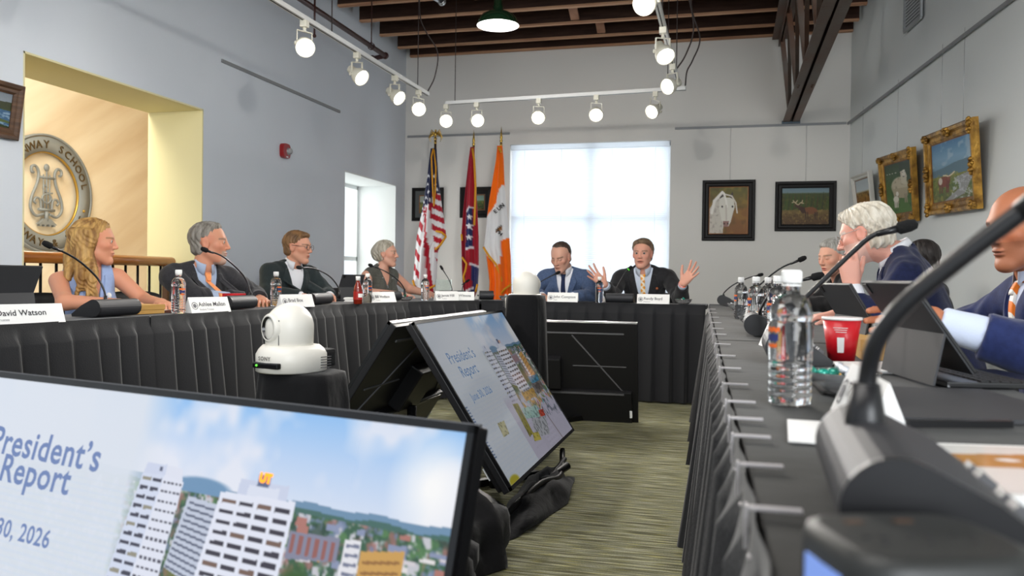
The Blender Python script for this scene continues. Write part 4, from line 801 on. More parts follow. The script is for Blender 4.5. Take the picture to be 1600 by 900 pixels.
def paint_us(c, nx, ny):
    Rd, Wh, Bl = (178, 26, 46), (232, 230, 232), (32, 38, 72); P = lambda *q: [(nx(a), ny(b)) for a, b in q]; c.a[:] = np.array(Rd)/255.
    for k in range(7): y = 292+13.5*2*k*.62; c.poly(P((676, y), (700, y+10), (700, y+18), (676, y+8)), Wh)
    for k in range(9): y = 318+26*k; c.poly(P((640, y-8), (664, y+22), (664, y+36), (640, y+6)), Wh)
    c.poly(P((664, 318), (672, 316), (690, 470), (681, 470)), Wh); c.poly(P((664, 330), (664, 320), (668, 470), (658, 470), (660, 380)), Wh); c.poly(P((666, 318), (668.5, 318), (672, 470), (668, 470)), Rd)
    c.poly(P((660, 220), (700, 220), (700, 306), (677, 301), (677, 318), (664, 322), (655, 345), (640, 345)), Bl)
    for x, y in ((669, 288), (671, 300), (667, 309), (663, 316), (660, 326), (674, 314), (661, 334), (682, 288), (684, 296), (667, 322), (670, 275), (680, 276)): star(c, nx, ny, x, y, 3.4)
def paint_tn(c, nx, ny):
    P = lambda *q: [(nx(a), ny(b)) for a, b in q]; c.a[:] = np.array((166, 24, 44))/255.
    c.poly(P((728, 220), (733, 220), (728, 470), (720, 470)), (140, 18, 38)); c.poly(P((731, 330), (734, 324), (739, 325), (740, 387), (730, 388)), (34, 44, 96)); c.line(P((730.5, 389), (739.5, 387)), .006, (230, 230, 236)); c.line(P((731, 330), (735, 324), (740, 325)), .006, (230, 230, 236))  # darker crimson strip paints the shade of a fold
    for y in (339, 354, 371): star(c, nx, ny, 735.5, y, 6)
    c.poly(P((739, 413), (750, 417), (750, 460), (739, 455)), (40, 46, 100)); c.line(P((738, 413), (750, 417)), .007, (232, 230, 236)); c.poly(P((724, 464), (740, 452), (740, 470), (722, 470)), (40, 46, 100)); c.line(P((724, 460), (740, 450)), .006, (232, 230, 236))
def paint_ut(c, nx, ny):
    P = lambda *q: [(nx(a), ny(b)) for a, b in q]; c.a[:] = np.array((248, 112, 8))/255.; f = lambda x, y: (640+x*.2222, 280+y*.2222)
    c.poly(P(f(645, 50), f(667, 42), f(712, 408), f(652, 430), f(655, 590), f(615, 618), f(505, 475), f(550, 262), f(610, 172)), (232, 232, 234)); c.poly(P(f(612, 365), f(655, 322), f(657, 360), f(620, 385)), (150, 96, 40)); c.line(P(f(614, 366), f(654, 326)), .004, (40, 30, 26))
flag('striped flag with white stars on blue, gold fringe, eagle topped pole', 678, 216, [(232, 673, 682), (245, 671, 683), (280, 667, 685), (320, 661, 690), (345, 656, 694), (366, 652, 697), (378, 650, 692), (392, 649, 684), (430, 646, 682), (446, 645, 681), (456, 652, 680)], paint_us, (640, 222, 702, 472), 'eagle', 1, [[(645, 438), (649, 452), (653, 458)], [(668, 452), (680, 446)], [(681, 361), (690, 363), (697, 369)], [(697, 369), (688, 383), (680, 390)]], [(677, 232), (674, 245), (676, 290), (678, 322), (680, 300), (681, 262), (678, 234)])
flag('crimson flag with white stars on a blue disc, spear topped pole', 738, 224, [(230, 735, 741), (245, 733, 742), (290, 728, 744), (330, 724, 746), (370, 721, 748), (420, 722, 748), (440, 723, 747), (455, 725, 745), (465, 728, 740)], paint_tn, (716, 222, 752, 472), 'spear', 2, [[(738, 232), (741, 250), (743, 290), (742, 330), (741, 352)], [(721, 366), (722, 376)], [(722, 402), (729, 412), (727, 424), (724, 432), (726, 441)], [(746, 444), (743, 456)]])
flag('orange and white flag with gold fringe, spear topped pole', 781, 219, [(228, 777, 785), (250, 775, 787), (280, 770, 788), (310, 765, 790), (340, 761, 793), (370, 758, 796), (387, 756, 797), (400, 760, 798), (440, 765, 799), (468, 764, 799)], paint_ut, (752, 222, 804, 472), 'spear', 3, [[(755, 386), (764, 400), (775, 413), (781, 428), (784, 440)], [(799, 444), (788, 452), (782, 460)], [(779, 230), (783, 238)]])
_mf = mat('dark_flag_lettering', rgb(40, 36, 34), .6); _ft = [o for o in bpy.data.objects if o.name.startswith('flag') and 'orange' in o.get('label', '')][0]
text_mesh('lettering', 'E UN', .062, frameT(fl(774, 334, .075), (.72, 0, .6), (-.6, 0, .72)), _mf, _ft, bold=.002); text_mesh('lettering', '794', .055, frameT(fl(774, 362, .085), (.75, 0, -.6), (.6, 0, .75)), _mf, _ft, bold=.002)
# ================================================================ things on the tables
ZS = ZT_+.001
m_water = mat('water_bottle_clear', (.97, .985, .99), .02, trans=1.0, ior=1.33); m_cap = mat('white_cap', rgb(238, 238, 236), .4); m_lab1 = mat('orange_print', rgb(226, 104, 40), .5); m_lab2 = mat('navy_print', rgb(44, 52, 110), .5)
BOT = []
def bottle(label, P, rz=0.0, h=1.0):
    if BOT: r = dup(BOT[0], (P[0], P[1], ZS), rz, label); return r
    t = thing('water_bottle', label, 'bottle', (P[0], P[1], ZS), rz, 'clear plastic water bottles'); BOT.append(t); R = .0325
    pr = [(.0005, .004), (.018, .002), (.026, .0), (.031, .004)]
    for k in range(5): z = .010+k*.011; pr += [(R-.0015, z), (R, z+.003), (R, z+.007), (R-.0015, z+.010)]
    pr += [(R, .07), (R, .122), (R-.001, .125), (R-.0012, .13), (R, .133)]+[(R-(R-.0135)*(1-cos(a)), .133+.036*sin(a)) for a in [pi/2*k/8 for k in range(1, 9)]]+[(.0125, .178), (.0125, .190), (.0005, .190)]
    MB().lathe(pr, 32).build('bottle_body', m_water, t)
    c = MB(); pr = [(.0005, .2065), (.0125, .2065), (.0142, .205), (.0145, .187), (.0135, .186)]; c.lathe(pr, 28)
    for k in range(28): a = 2*pi*k/28; c.box((.0146*cos(a), .0146*sin(a), .196), (.0012, .0012, .016))
    c.build('cap', m_cap, t); c = MB(); c.lathe([(.0142, .1845), (.0150, .183), (.0142, .1815)], 24); c.build('neck_ring', m_cap, t)
    for mt, z0, z1, a0, a1 in ((m_lab1, .112, .119, -.5, .5), (m_lab2, .098, .108, -.42, .42), (m_lab1, .088, .094, -.3, .35)):
        c = MB(); rows = []
        for z in np.linspace(z0, z1, 3): rows.append([((R+.0006)*sin(a0+(a1-a0)*k/10), -(R+.0006)*cos(a0+(a1-a0)*k/10), z+.0015*sin(k*2.2)) for k in range(11)])
        c.smooth = True; c.grid(rows); c.build('printed_label', mt, t)
    return t
def colx(px, X): return on(px, 480, 0, X)
B1 = bottle('clear water bottle beside the second name card on the left row', (-2.515, 3.40), radians(70))
bottle('clear water bottle behind the near white camera, before the man in glasses', (-2.60, colx(431, -2.60).y), radians(70)); bottle('clear water bottle beside the red sauce bottle', (-2.47, colx(574, -2.47).y), radians(60)); bottle('clear water bottle in front of the striped flag', (-2.33, colx(664, -2.33).y), radians(50)); bottle('clear water bottle in front of the man with raised hands', (-.997, 6.555), radians(10))
bottle('large nearest clear water bottle on the right table', (.092, 1.345), radians(-60)); bottle('clear water bottle on the right table, second from the viewer', (.150, 2.80), radians(-60)); bottle('clear water bottle on the right table, third from the viewer', (.105, 3.55), radians(-60)); bottle('clear water bottle on the right table, farthest from the viewer', (.055, 4.28), radians(-60)); bottle('clear water bottle mostly hidden behind the third one on the right', (.17, 3.98), radians(-60))
# red sauce bottle
P = (-2.40, colx(559, -2.40).y); t = thing('sauce_bottle', 'red sauce bottle with white cap and red label', 'bottle', (P[0], P[1], ZS))
m_sauce = mat('red_sauce', rgb(112, 24, 10), .12, coat=.6)
MB().lathe([(.0005, 0), (.027, 0), (.030, .004), (.030, .095), (.026, .115), (.014, .145), (.0125, .160), (.0005, .16)], 28).build('bottle_body', m_sauce, t); MB().lathe([(.0005, .186), (.014, .186), (.0155, .183), (.0155, .157), (.012, .157)], 24).build('cap', m_cap, t)
c = MB(); c.lathe([(.0306, .03), (.0306, .085)], 28, arc=2*pi); c.build('label', mat('label_red', rgb(150, 24, 22), .5), t); c = MB(); c.lathe([(.0308, .045), (.0308, .07)], 14, Matrix.Rotation(radians(-60), 4, 'Z'), arc=1.4); c.build('label_patch', m_cap, t)
# gooseneck microphones
m_mic = mat('mic_dark_grey', rgb(48, 49, 53), .5, metal=.2, spec=.5); m_micb = mat('mic_black', rgb(26, 26, 28), .35); m_foam = mat('mic_foam', rgb(14, 14, 15), .95, bump=(400, .6))
def mic(label, P, rz, pts, Ls=.24, nr=.0045, hr=.013, ring=False):
    """P: bar centre on table; local -Y is the audience side; pts: world points from the socket to the head"""
    t = thing('conference_microphone', label, 'microphone', (P[0], P[1], ZS), rz, 'gooseneck conference microphones'); R = .036
    prof = [(R*cos(a), .040+R*sin(a)) for a in [radians(d) for d in range(62, 300, 14)]]+[(-.0, .003), (.105, .003), (.108, .014), (.060, .050)]
    m = MB(); m.smooth = False; m.prism([(-Ls/2+.008, y, z) for y, z in prof], (0, 0, 0), (Ls-.016, 0, 0)); m.build('base', m_mic, t, bevel=.0015)
    for s_ in (-1, 1): MB().prism([(0, y*1.0, (z-.04)*1.0+.04) for y, z in prof], (s_*(Ls/2-.008), 0, 0), (s_*Ls/2, 0, 0)).build('end_cap', m_micb, t)
    for k in (-2, -1, 1, 2): MB().box((k*.032, .086, .034), (.02, .014, .006), Matrix.Rotation(radians(-37), 3, 'X')).build('button', m_groove, t)
    w2 = wmat(t).inverted(); loc = [w2 @ Vector(p) for p in pts]; r0 = loc[0]
    MB().tube([(r0.x, r0.y, .03), (r0.x, r0.y, r0.z+.0), (r0.x, r0.y, r0.z+.03)], [nr*2.2, nr*2.2, nr*1.5], 12).build('neck_socket', m_micb, t)
    sp = smoothpath([r0]+loc[1:], 8); MB().tube(sp, nr, 10).build('gooseneck', m_micb, t)
    d = (loc[-1]-loc[-2]).normalized(); e = loc[-1]; MB().tube([e-d*.05, e-d*.005], [nr*1.1, nr*1.6], 12).build('capsule_stem', m_micb, t)
    MB().tube([e-d*.008, e-d*.004, e+d*.018, e+d*.030, e+d*.034], [hr*.7, hr, hr, hr*.75, hr*.2], 16).build('mic_head', m_foam, t)
    if ring: MB().tube([e-d*.011, e-d*.007], [hr*.75, hr*.75], 14).build('light_ring', m_led, t)
    return t
def bendpts(root, mids, ax, v0, v1):
    """root world point, then photo points on planes sliding from v0 to v1 on one axis"""
    out = [Vector(root)]; n = len(mids)
    for k, (x, y) in enumerate(mids): out.append(on(x, y, ax, v0+(v1-v0)*(k+1)/n))
    return out
def sock(px, X, z=.81): q = on(px, 470, 0, X); return Vector((X, q.y, z))
mic('gooseneck microphone before the woman in pale blue', (-2.55, 3.02), radians(90), bendpts(sock(165, -2.60), [(163, 455), (150, 432), (118, 404), (78, 384)], 0, -2.60, -2.72), .25)
mic('gooseneck microphone before the man in the orange tie', (-2.53, 3.93), radians(90), bendpts(sock(392, -2.58), [(391, 455), (380, 430), (350, 402), (322, 391)], 0, -2.58, -2.70), .24)
mic('gooseneck microphone before the man in glasses', (-2.53, 4.83), radians(90), bendpts(sock(530, -2.58), [(528, 448), (515, 432), (492, 420), (469, 418)], 0, -2.58, -2.68), .24)
mic('gooseneck microphone before the woman in the grey top', (-2.47, 5.82), radians(80), bendpts(sock(632, -2.50), [(631, 450), (622, 438), (602, 424), (580, 415)], 0, -2.50, -2.60), .24)
mic('thin gooseneck microphone at the corner by the striped flag', (-2.24, 6.60), radians(35), bendpts((on(706, 458, 1, 6.62)), [(706, 450), (702, 438), (696, 428), (691, 420)], 1, 6.62, 6.62), .22, .0035, .011)
mic('small gooseneck microphone in front of the crimson flag', (-1.99, 6.76), radians(20), bendpts((on(722, 462, 1, 6.78)), [(722, 456), (723, 448), (726, 442), (729, 440)], 1, 6.78, 6.78), .12, .0035, .010)
mic('gooseneck microphone before the man in the blue suit', (-1.62, 6.66), 0, bendpts((-1.55, 6.68, .81), [(842, 443), (856, 434), (870, 427)], 1, 6.70, 6.80), .22)
mic('gooseneck microphone with a green light before the man with raised hands', (-.842, 6.605), 0, bendpts((-.86, 6.63, .81), [(963, 452), (968, 440), (977, 426), (983, 420)], 1, 6.64, 6.72), .22, ring=True)
mic('gooseneck microphone on the right table, farthest from the viewer', (-.055, 6.66), radians(-90), bendpts(on(1131, 466, 1, 6.62), [(1131, 458), (1146, 445), (1170, 434), (1186, 430)], 1, 6.62, 6.6), .22)
mic('gooseneck microphone on the right table, second farthest', (.065, 4.50), radians(-90), bendpts(on(1167, 480, 1, 4.45), [(1168, 465), (1185, 447), (1218, 420), (1250, 406)], 1, 4.45, 4.4), .22)
mic('gooseneck microphone on the right table, in the middle', (.085, 3.05), radians(-90), bendpts(on(1187, 500, 1, 3.0), [(1188, 485), (1205, 458), (1235, 442), (1272, 433)], 1, 3.0, 2.95), .22)
mic('gooseneck microphone crossing in front of the white haired man', (.115, 2.05), radians(-90), bendpts(on(1222, 522, 1, 2.0), [(1232, 492), (1262, 462), (1330, 396), (1366, 367), (1408, 356)], 1, 2.0, 1.95), .22, .0055, .0135)
mic('big nearest gooseneck microphone at the right edge', (.112, .705), radians(-92), [on(1352, 655, 1, .74)]+[on(x, y, 1, v) for x, y, v in ((1356, 590, .74), (1372, 530, .73), (1416, 474, .72), (1500, 404, .71), (1600, 328, .70), (1690, 262, .69))], .25, .0075, .014)
# name cards
m_card = mat('white_card', rgb(240, 240, 238), .6); m_ink = mat('ink', rgb(40, 40, 46), .6); m_inkg = mat('grey_ink', rgb(120, 120, 124), .6)
def card(label, P, rz, lines, Wd=.25, Hd=.075, ts=.03, emblem=True):
    t = thing('name_card', label, 'name card', (P[0], P[1], ZS), rz, 'white name cards'); s_ = .028      # front faces local -Y
    m = MB(); m.prism([(-Wd/2, -s_, 0), (-Wd/2, s_, 0), (-Wd/2, .001, Hd)], (0, 0, 0), (Wd, 0, 0)); m.build('card', m_card, t)
    up_ = Vector((0, s_, Hd)).normalized(); x0 = -Wd/2+(.052 if emblem else .012)
    if lines[0]:
        text_mesh('printed_name', lines[0], ts, frameT((x0, -s_*.58-.0012, Hd*.42), (1, 0, 0), up_), m_ink, t, world=False, bold=.0003)
        if len(lines) > 1: text_mesh('printed_title', lines[1], ts*.45, frameT((x0, -s_*.84-.0012, Hd*.16), (1, 0, 0), up_), m_inkg, t, world=False)
    if emblem:
        m = MB(); T = frameT((-Wd/2+.028, -s_*.55-.0008, Hd*.45), (1, 0, 0), up_); m.lathe([(.0155, 0), (.019, .0002)], 24, T); m.lathe([(.0005, 0), (.012, .0002)], 5, T); m.build('printed_seal', m_inkg, t)
    return t
card('white printed name card at the left edge, before the black tablet', (-2.49, 2.50), radians(74), ('David Watson', 'Trustee'), .26, .07, .031, False)
card('white printed name card before the man in the orange tie', (-2.48, 3.58), radians(78), ('Ashlee Mallon', 'Student Trustee'), .25); card('white printed name card before the man in glasses', (-2.47, 4.42), radians(72), ('Brad Box', 'Trustee'), .25)
card('white printed name card beside the red sauce bottle', (-2.43, 5.57), radians(66), ('Bill Hodson', 'Trustee'), .25); card('small name card behind the bottle in front of the striped flag', (-2.20, 6.33), radians(45), ('Jamie Hill', 'Trustee'), .2); card('small bright name card by the thin corner microphone', (-2.09, 6.50), radians(20), ('Witness', ''), .14, .07, .03, False)
card('white printed name card before the man in the blue suit', (-1.30, 6.60), 0, ('John Compton', 'Chair'), .25); card('white printed name card before the man with raised hands', (-.575, 6.57), 0, ('Randy Boyd', 'President'), .25)
for P, rz, lab in (((.075, 6.15), -90, 'name card on the right table by the farthest microphone'), ((.10, 4.05), -84, 'name card on the right table between farthest bottles'), ((.135, 2.45), -80, 'name card on the right table under the second bottle'), ((.180, 1.19), -88, 'big white name card leaning beside the nearest bottle')):
    card(lab, P, radians(rz), ('Trustee', ''), .25, .07, .03)
# kraft boxes
m_kraft = mat('kraft_card', rgb(198, 156, 88), .7, vary=(8, rgb(186, 144, 78)))
def kbox(label, P, rz, s):
    t = thing('kraft_box', label, 'box', (P[0], P[1], ZS), rz, 'kraft boxes'); MB().box((0, 0, s[2]*.3), (s[0]*.97, s[1]*.97, s[2]*.6)).build('tray', m_kraft, t, bevel=.001); MB().box((0, 0, s[2]*.72), (s[0], s[1], s[2]*.56)).build('lid', m_kraft, t, bevel=.001); return t
kbox('tan kraft box beside the first microphone, near the woman in pale blue', (-2.66, 3.30), radians(85), (.20, .14, .042)); kbox('tan kraft box behind the name card of the man in glasses', (-2.73, 4.50), radians(80), (.24, .12, .03)); kbox('tan kraft box beside the red paper cup', (.385, 2.29), radians(-92), (.24, .14, .05))
# red cup and red carton
m_red = mat('red_paper', rgb(196, 22, 34), .4, coat=.2)
t = thing('paper_cup', 'red paper cup with white rim on the right table', 'cup', (.262, 2.13, ZS)); MB().lathe([(.0005, .003), (.028, .003), (.0285, 0), (.030, 0), (.0435, .098), (.042, .098), (.029, .006)], 36).build('cup_body', m_red, t); MB().lathe([(.0425, .098), (.0455, .099), (.0465, .102), (.0455, .105), (.0425, .104)], 36).build('rim', m_cap, t)
T = Matrix.Rotation(radians(-112), 4, 'Z'); c = MB(); c.lathe([(.0335, .022), (.0385, .058)], 4, T, arc=.42); c.build('bar_label', m_cap, t); c = MB()
for k in range(3): c.lathe([(.0401+.0008*k, .070+.005*k), (.0404+.0008*k, .0715+.005*k)], 6, Matrix.Rotation(radians(-116-4*k), 4, 'Z'), arc=.6+.1*k)
c.build('printed_lines', m_cap, t)
t = thing('red_carton', 'small red carton with round white mark by the man\'s hands', 'box', (-2.72, 4.17, ZS), radians(75)); MB().box((0, 0, .04), (.11, .07, .08)).build('carton', m_red, t, bevel=.003); MB().lathe([(.0005, 0), (.012, .0)], 20, frameT((.02, -.0355, .045), (1, 0, 0), (0, 0, 1))).build('round_mark', m_cap, t)
# candies in bowls
m_glassb = mat('bowl_plastic', (.95, .97, .98), .08, trans=.9, ior=1.3); CND = {k: mat('candy_'+k, rgb(*v), .25, metal=.3, coat=.5) for k, v in dict(teal=(20, 150, 130), gold=(226, 160, 40), green=(20, 90, 60), red=(190, 30, 40), silver=(220, 224, 230)).items()}
def bowl(label, P, r, cands, where, seed):
    t = thing('candy_bowl', label, 'bowl', (P[0], P[1], ZS), 0, 'clear candy bowls'); MB().lathe([(.0005, .003), (r*.55, .003), (r*.85, r*.35), (r, r*.62), (r*1.03, r*.62), (r*.88, r*.3), (r*.55, 0), (.0005, 0)], 30).build('bowl_body', m_glassb, t)
    rr = np.random.default_rng(seed)
    for i, k in enumerate(cands):
        a = i*2.4; q = r*.52*sqrt((i+.3)/len(cands)); c = Vector((P[0]+q*cos(a), P[1]+q*sin(a), ZS+r*.3+.008*(i % 3)+.008)); d = Vector((cos(a*3), sin(a*3), .2)).normalized()
        w_ = thing('wrapped_candy', k+' wrapped candy in the bowl '+where, 'candy', c, 0, 'wrapped candies '+where); m = MB(); m.sphere(c, (.012, .009, .008), 10, 8, Matrix.Rotation(a, 4, 'Z')); m.build('sweet', CND[k], w_, True)
        m = MB()
        for s_ in (-1, 1): m.tube([c+d*(s_*.010), c+d*(s_*.016), c+d*(s_*.022)], [.002, .005, .008], 8)
        m.build('twist_ends', CND[k], w_, True)
bowl('clear bowl of wrapped candies on the right table by the far corner', (.06, 5.55), .07, ['green', 'teal', 'gold', 'red', 'silver', 'green'], 'by the far corner', 2); bowl('clear bowl of wrapped candies between right table bottles', (.10, 3.72), .06, ['gold', 'silver', 'gold', 'teal'], 'between the right bottles', 3); bowl('clear bowl of wrapped candies behind the nearest bottle', (.185, 1.50), .062, ['teal', 'teal', 'silver', 'gold', 'teal'], 'behind the nearest bottle', 4)
bowl('clear bowl of wrapped candies before the woman in the grey top', (-2.42, 6.02), .055, ['gold', 'red', 'green', 'gold', 'silver'], 'before the woman in grey', 5); bowl('clear bowl of wrapped candies in front of the orange flag', (-1.80, 6.70), .06, ['silver', 'teal', 'silver', 'green'], 'before the orange flag', 6); bowl('clear bowl of wrapped candies beside the far table\'s right hand name card', (-.345, 6.60), .065, ['silver', 'silver', 'teal', 'silver', 'green'], 'beside the last far name card', 7)
# tablets in stand covers
m_tab = mat('tablet_cover_grey', rgb(58, 59, 62), .55, spec=.4); m_tabk = mat('tablet_black', rgb(20, 20, 22), .3); m_key = mat('key_black', rgb(30, 30, 32), .6)
def tablet(label, P, rz, lean, Wd=.25, Hd=.18, kb=True):
    """back of the tablet faces local -Y; user sits at +Y"""
    t = thing('tablet_computer', label, 'tablet', (P[0], P[1], ZS), rz, 'tablets in stand covers'); R = Matrix.Rotation(radians(-lean), 3, 'X'); up_ = R @ Vector((0, 0, 1)); n = R @ Vector((0, -1, 0)); base = Vector((0, .03, .012))-up_*0
    top = Vector((0, -.055, .0)); o = Vector((0, .035, .028)); up_ = (Vector((0, -sin(radians(lean)), cos(radians(lean))))); n = Vector((0, -cos(radians(lean)), -sin(radians(lean)))); R = Matrix((Vector((1, 0, 0)), n*-1, up_)).transposed()
    MB().box(o+up_*Hd/2, (Wd, .007, Hd), R).build('tablet_body', m_tabk, t, bevel=.002); MB().box(o+up_*(Hd*.5)+n*.005, (Wd, .003, Hd), R).build('cover_back', m_tab, t, bevel=.001)
    MB().box(o+up_*Hd*.93+n*.0075-Vector((Wd*.42, 0, 0)), (.026, .003, .024), R).build('rear_lens', m_tabk, t, bevel=.001)
    a = o+up_*Hd*.45+n*.007; b_ = Vector((0, a.y-.018, .004)); m = MB(); m.prism([(-Wd/2, a.y, a.z), (-Wd/2, b_.y, b_.z), (-Wd/2, b_.y+.004, b_.z), (-Wd/2, a.y+.004, a.z)], (0, 0, 0), (Wd, 0, 0)); m.build('kickstand', m_tab, t)
    MB().box((0, .09, .006), (Wd, .21, .010)).build('keyboard', m_tabk, t, bevel=.002)
    m = MB()
    for j in range(5):
        for i in range(12): m.box((-Wd/2+.018+i*(Wd-.036)/11, .055+j*.018, .012), (.015, .014, .003))
    m.build('keys', m_key, t); m = MB(); m.box((0, -.012, .004), (Wd, .004, .004)); m.build('hinge_edge', m_alu, t)
    return t
tablet('black tablet in a stand cover at the left edge', (-2.62, colx(8, -2.62).y-.02), radians(88), 24, .28, .20); tablet('black tablet before the woman in the grey top', (-2.76, colx(548, -2.76).y), radians(75), 20)
tablet('grey tablet in a stand cover beside the tan box, farther of two', (.345, 2.50), radians(-78), 32, .26, .185); tablet('grey tablet with keyboard held by the man at the right edge', (.375, 1.78), radians(-80), 35, .26, .20)
tablet('dark tablet on the right table near the far corner', (.25, 4.75), radians(-88), 18)
# papers, phones, pens
m_paper = mat('paper', rgb(236, 236, 234), .7); m_phone = mat('phone_glass', rgb(14, 15, 18), .12, coat=.6)
def sheet(name, label, cat, P, rz, s, material, group, n=1, parts=None):
    m = MB(); rr = random.Random(int(P[1]*100))
    for k in range(n): a = rr.uniform(-.05, .05); m.box((rr.uniform(-.006, .006), rr.uniform(-.006, .006), s[2]/n*(k+.5)), (s[0], s[1], s[2]/n*.96), Matrix.Rotation(a, 3, 'Z'))
    o = m.build(name, material); o.location = (P[0], P[1], ZS); o.rotation_euler = (0, 0, rz); tag(o, label, cat, group); return o
sheet('paper_stack', 'loose white papers beside the woman in the grey top', 'paper', (-2.64, 5.60), .3, (.15, .14, .03), m_paper, 'loose papers', 5); sheet('paper_stack', 'white papers beside the far kraft box on the right', 'paper', (.34, 1.98), .3, (.2, .2, .006), m_paper, 'loose papers', 2); sheet('paper_stack', 'white papers on the left table beside the kraft box', 'paper', (-2.72, 3.55), .2, (.26, .18, .006), m_paper, 'loose papers', 2)
sheet('paper_stack', 'white paper sheet under the nearest bottle and name card', 'paper', (.125, 1.10), -.1, (.10, .16, .002), m_paper, 'loose papers', 1); sheet('leather_wallet', 'brown leather wallet beside the first kraft box', 'wallet', (-2.60, 3.47), .4, (.05, .09, .012), mat('brown_leather', rgb(92, 48, 34), .5), None); sheet('smartphone', 'black smartphone beside the far microphone and bottle', 'phone', (-1.10, 6.62), .2, (.15, .075, .01), m_phone, 'smartphones'); sheet('smartphone', 'black smartphone leaning by the red paper cup', 'phone', (.215, 1.78), -.5, (.075, .16, .01), m_phone, 'smartphones')
sheet('dark_folder', 'dark folder lying at the far right corner of the tables', 'folder', (.12, 6.42), .2, (.3, .22, .012), m_tab, 'dark folders'); sheet('dark_folder', 'dark writing folder in front of the near tablet', 'folder', (.32, 1.42), .18, (.28, .34, .006), m_tab, 'dark folders')
sheet('plastic_stand', 'leaning pale green glass sign holder by the corner microphone', 'sign holder', (-2.36, 6.72), .6, (.14, .01, .17), mat('green_tint_glass', (.85, .95, .9), .05, trans=.85), None)
t = sheet('ballpoint_pen', 'black pen lying across the near folder', 'pen', (.30, 1.20), .3, (.14, .01, .01), m_tabk, None)
P0 = (.36, .93); o = thing('photo_booklet', 'white booklet with a face photo behind the nearest microphone', 'booklet', (P0[0], P0[1], ZS), radians(8)); MB().box((0, 0, .004), (.40, .24, .008)).build('pages', m_paper, o)
c = Cv(100, 60); c.vgrad([(0, (232, 230, 226)), (1, (226, 224, 222))]); c.ell(.62, .45, .10, .24, (196, 150, 130)); c.ell(.70, .42, .10, .26, (120, 124, 136)); c.poly([(.5, .72), (.9, .72), (.95, 1), (.45, 1)], (190, 70, 66)); c.poly([(.62, .78), (1, .8), (1, .86), (.62, .84)], (60, 80, 150)); c.poly([(.10, .25), (.40, .2), (.46, .55), (.12, .5)], (188, 132, 60)); c.ell(.3, .35, .03, .03, (250, 250, 250))
c.mesh('cover_photo', (-.19, .11, .0086), (.38, 0, 0), (0, -.22, 0), mat('glossy_print', (1, 1, 1), .2, coat=.3, vcol='Col'), o, world=False)
# power hub
t = thing('power_hub', 'rounded dark power hub with sockets in front, nearest item on right table', 'power hub', (.104, .515, ZS), radians(20)); t.scale = (.82, .82, .95); pr = []
def rr_(sx, sy, z, n=36): return [(sx*abs(cos(2*pi*k/n))**.5*(1 if cos(2*pi*k/n) > 0 else -1), sy*abs(sin(2*pi*k/n))**.5*(1 if sin(2*pi*k/n) > 0 else -1), z) for k in range(n)]
Ls_ = [rr_(.062, .055, 0), rr_(.066, .059, .006), rr_(.066, .059, .040), rr_(.063, .056, .047), rr_(.056, .049, .049)]; m = MB(); m.smooth = True; n = 36; m.add([p for r in Ls_ for p in r], [(i*n+k, i*n+(k+1) % n, (i+1)*n+(k+1) % n, (i+1)*n+k) for i in range(4) for k in range(n)]); m.smooth = False; m.add(Ls_[0], [tuple(range(n))[::-1]]); m.add(Ls_[-1], [tuple(range(n))]); m.build('hub_body', mat('hub_dark', rgb(40, 41, 40), .45), t)
for x, y, sx, sy in [(-.03, .028, .014, .006), (.008, .028, .014, .006)]: MB().box((x, y, .0492), (sx, sy, .001)).build('usb_port', mat('port_brown', rgb(70, 50, 34), .5), t)
for x in (-.032, 0, .032):
    m = MB()
    for dx, dy in ((-.006, 0), (.006, 0), (0, -.014)): m.cyl((x+dx, -.006+dy, .0485), (x+dx, -.006+dy, .0497), .0028, n=10)
    m.build('socket', m_micb, t)
MB().box((-.066, 0, .022), (.002, .05, .02)).build('side_light', mat('hub_blue_strip', rgb(120, 150, 220), .4, emit=.5), t)
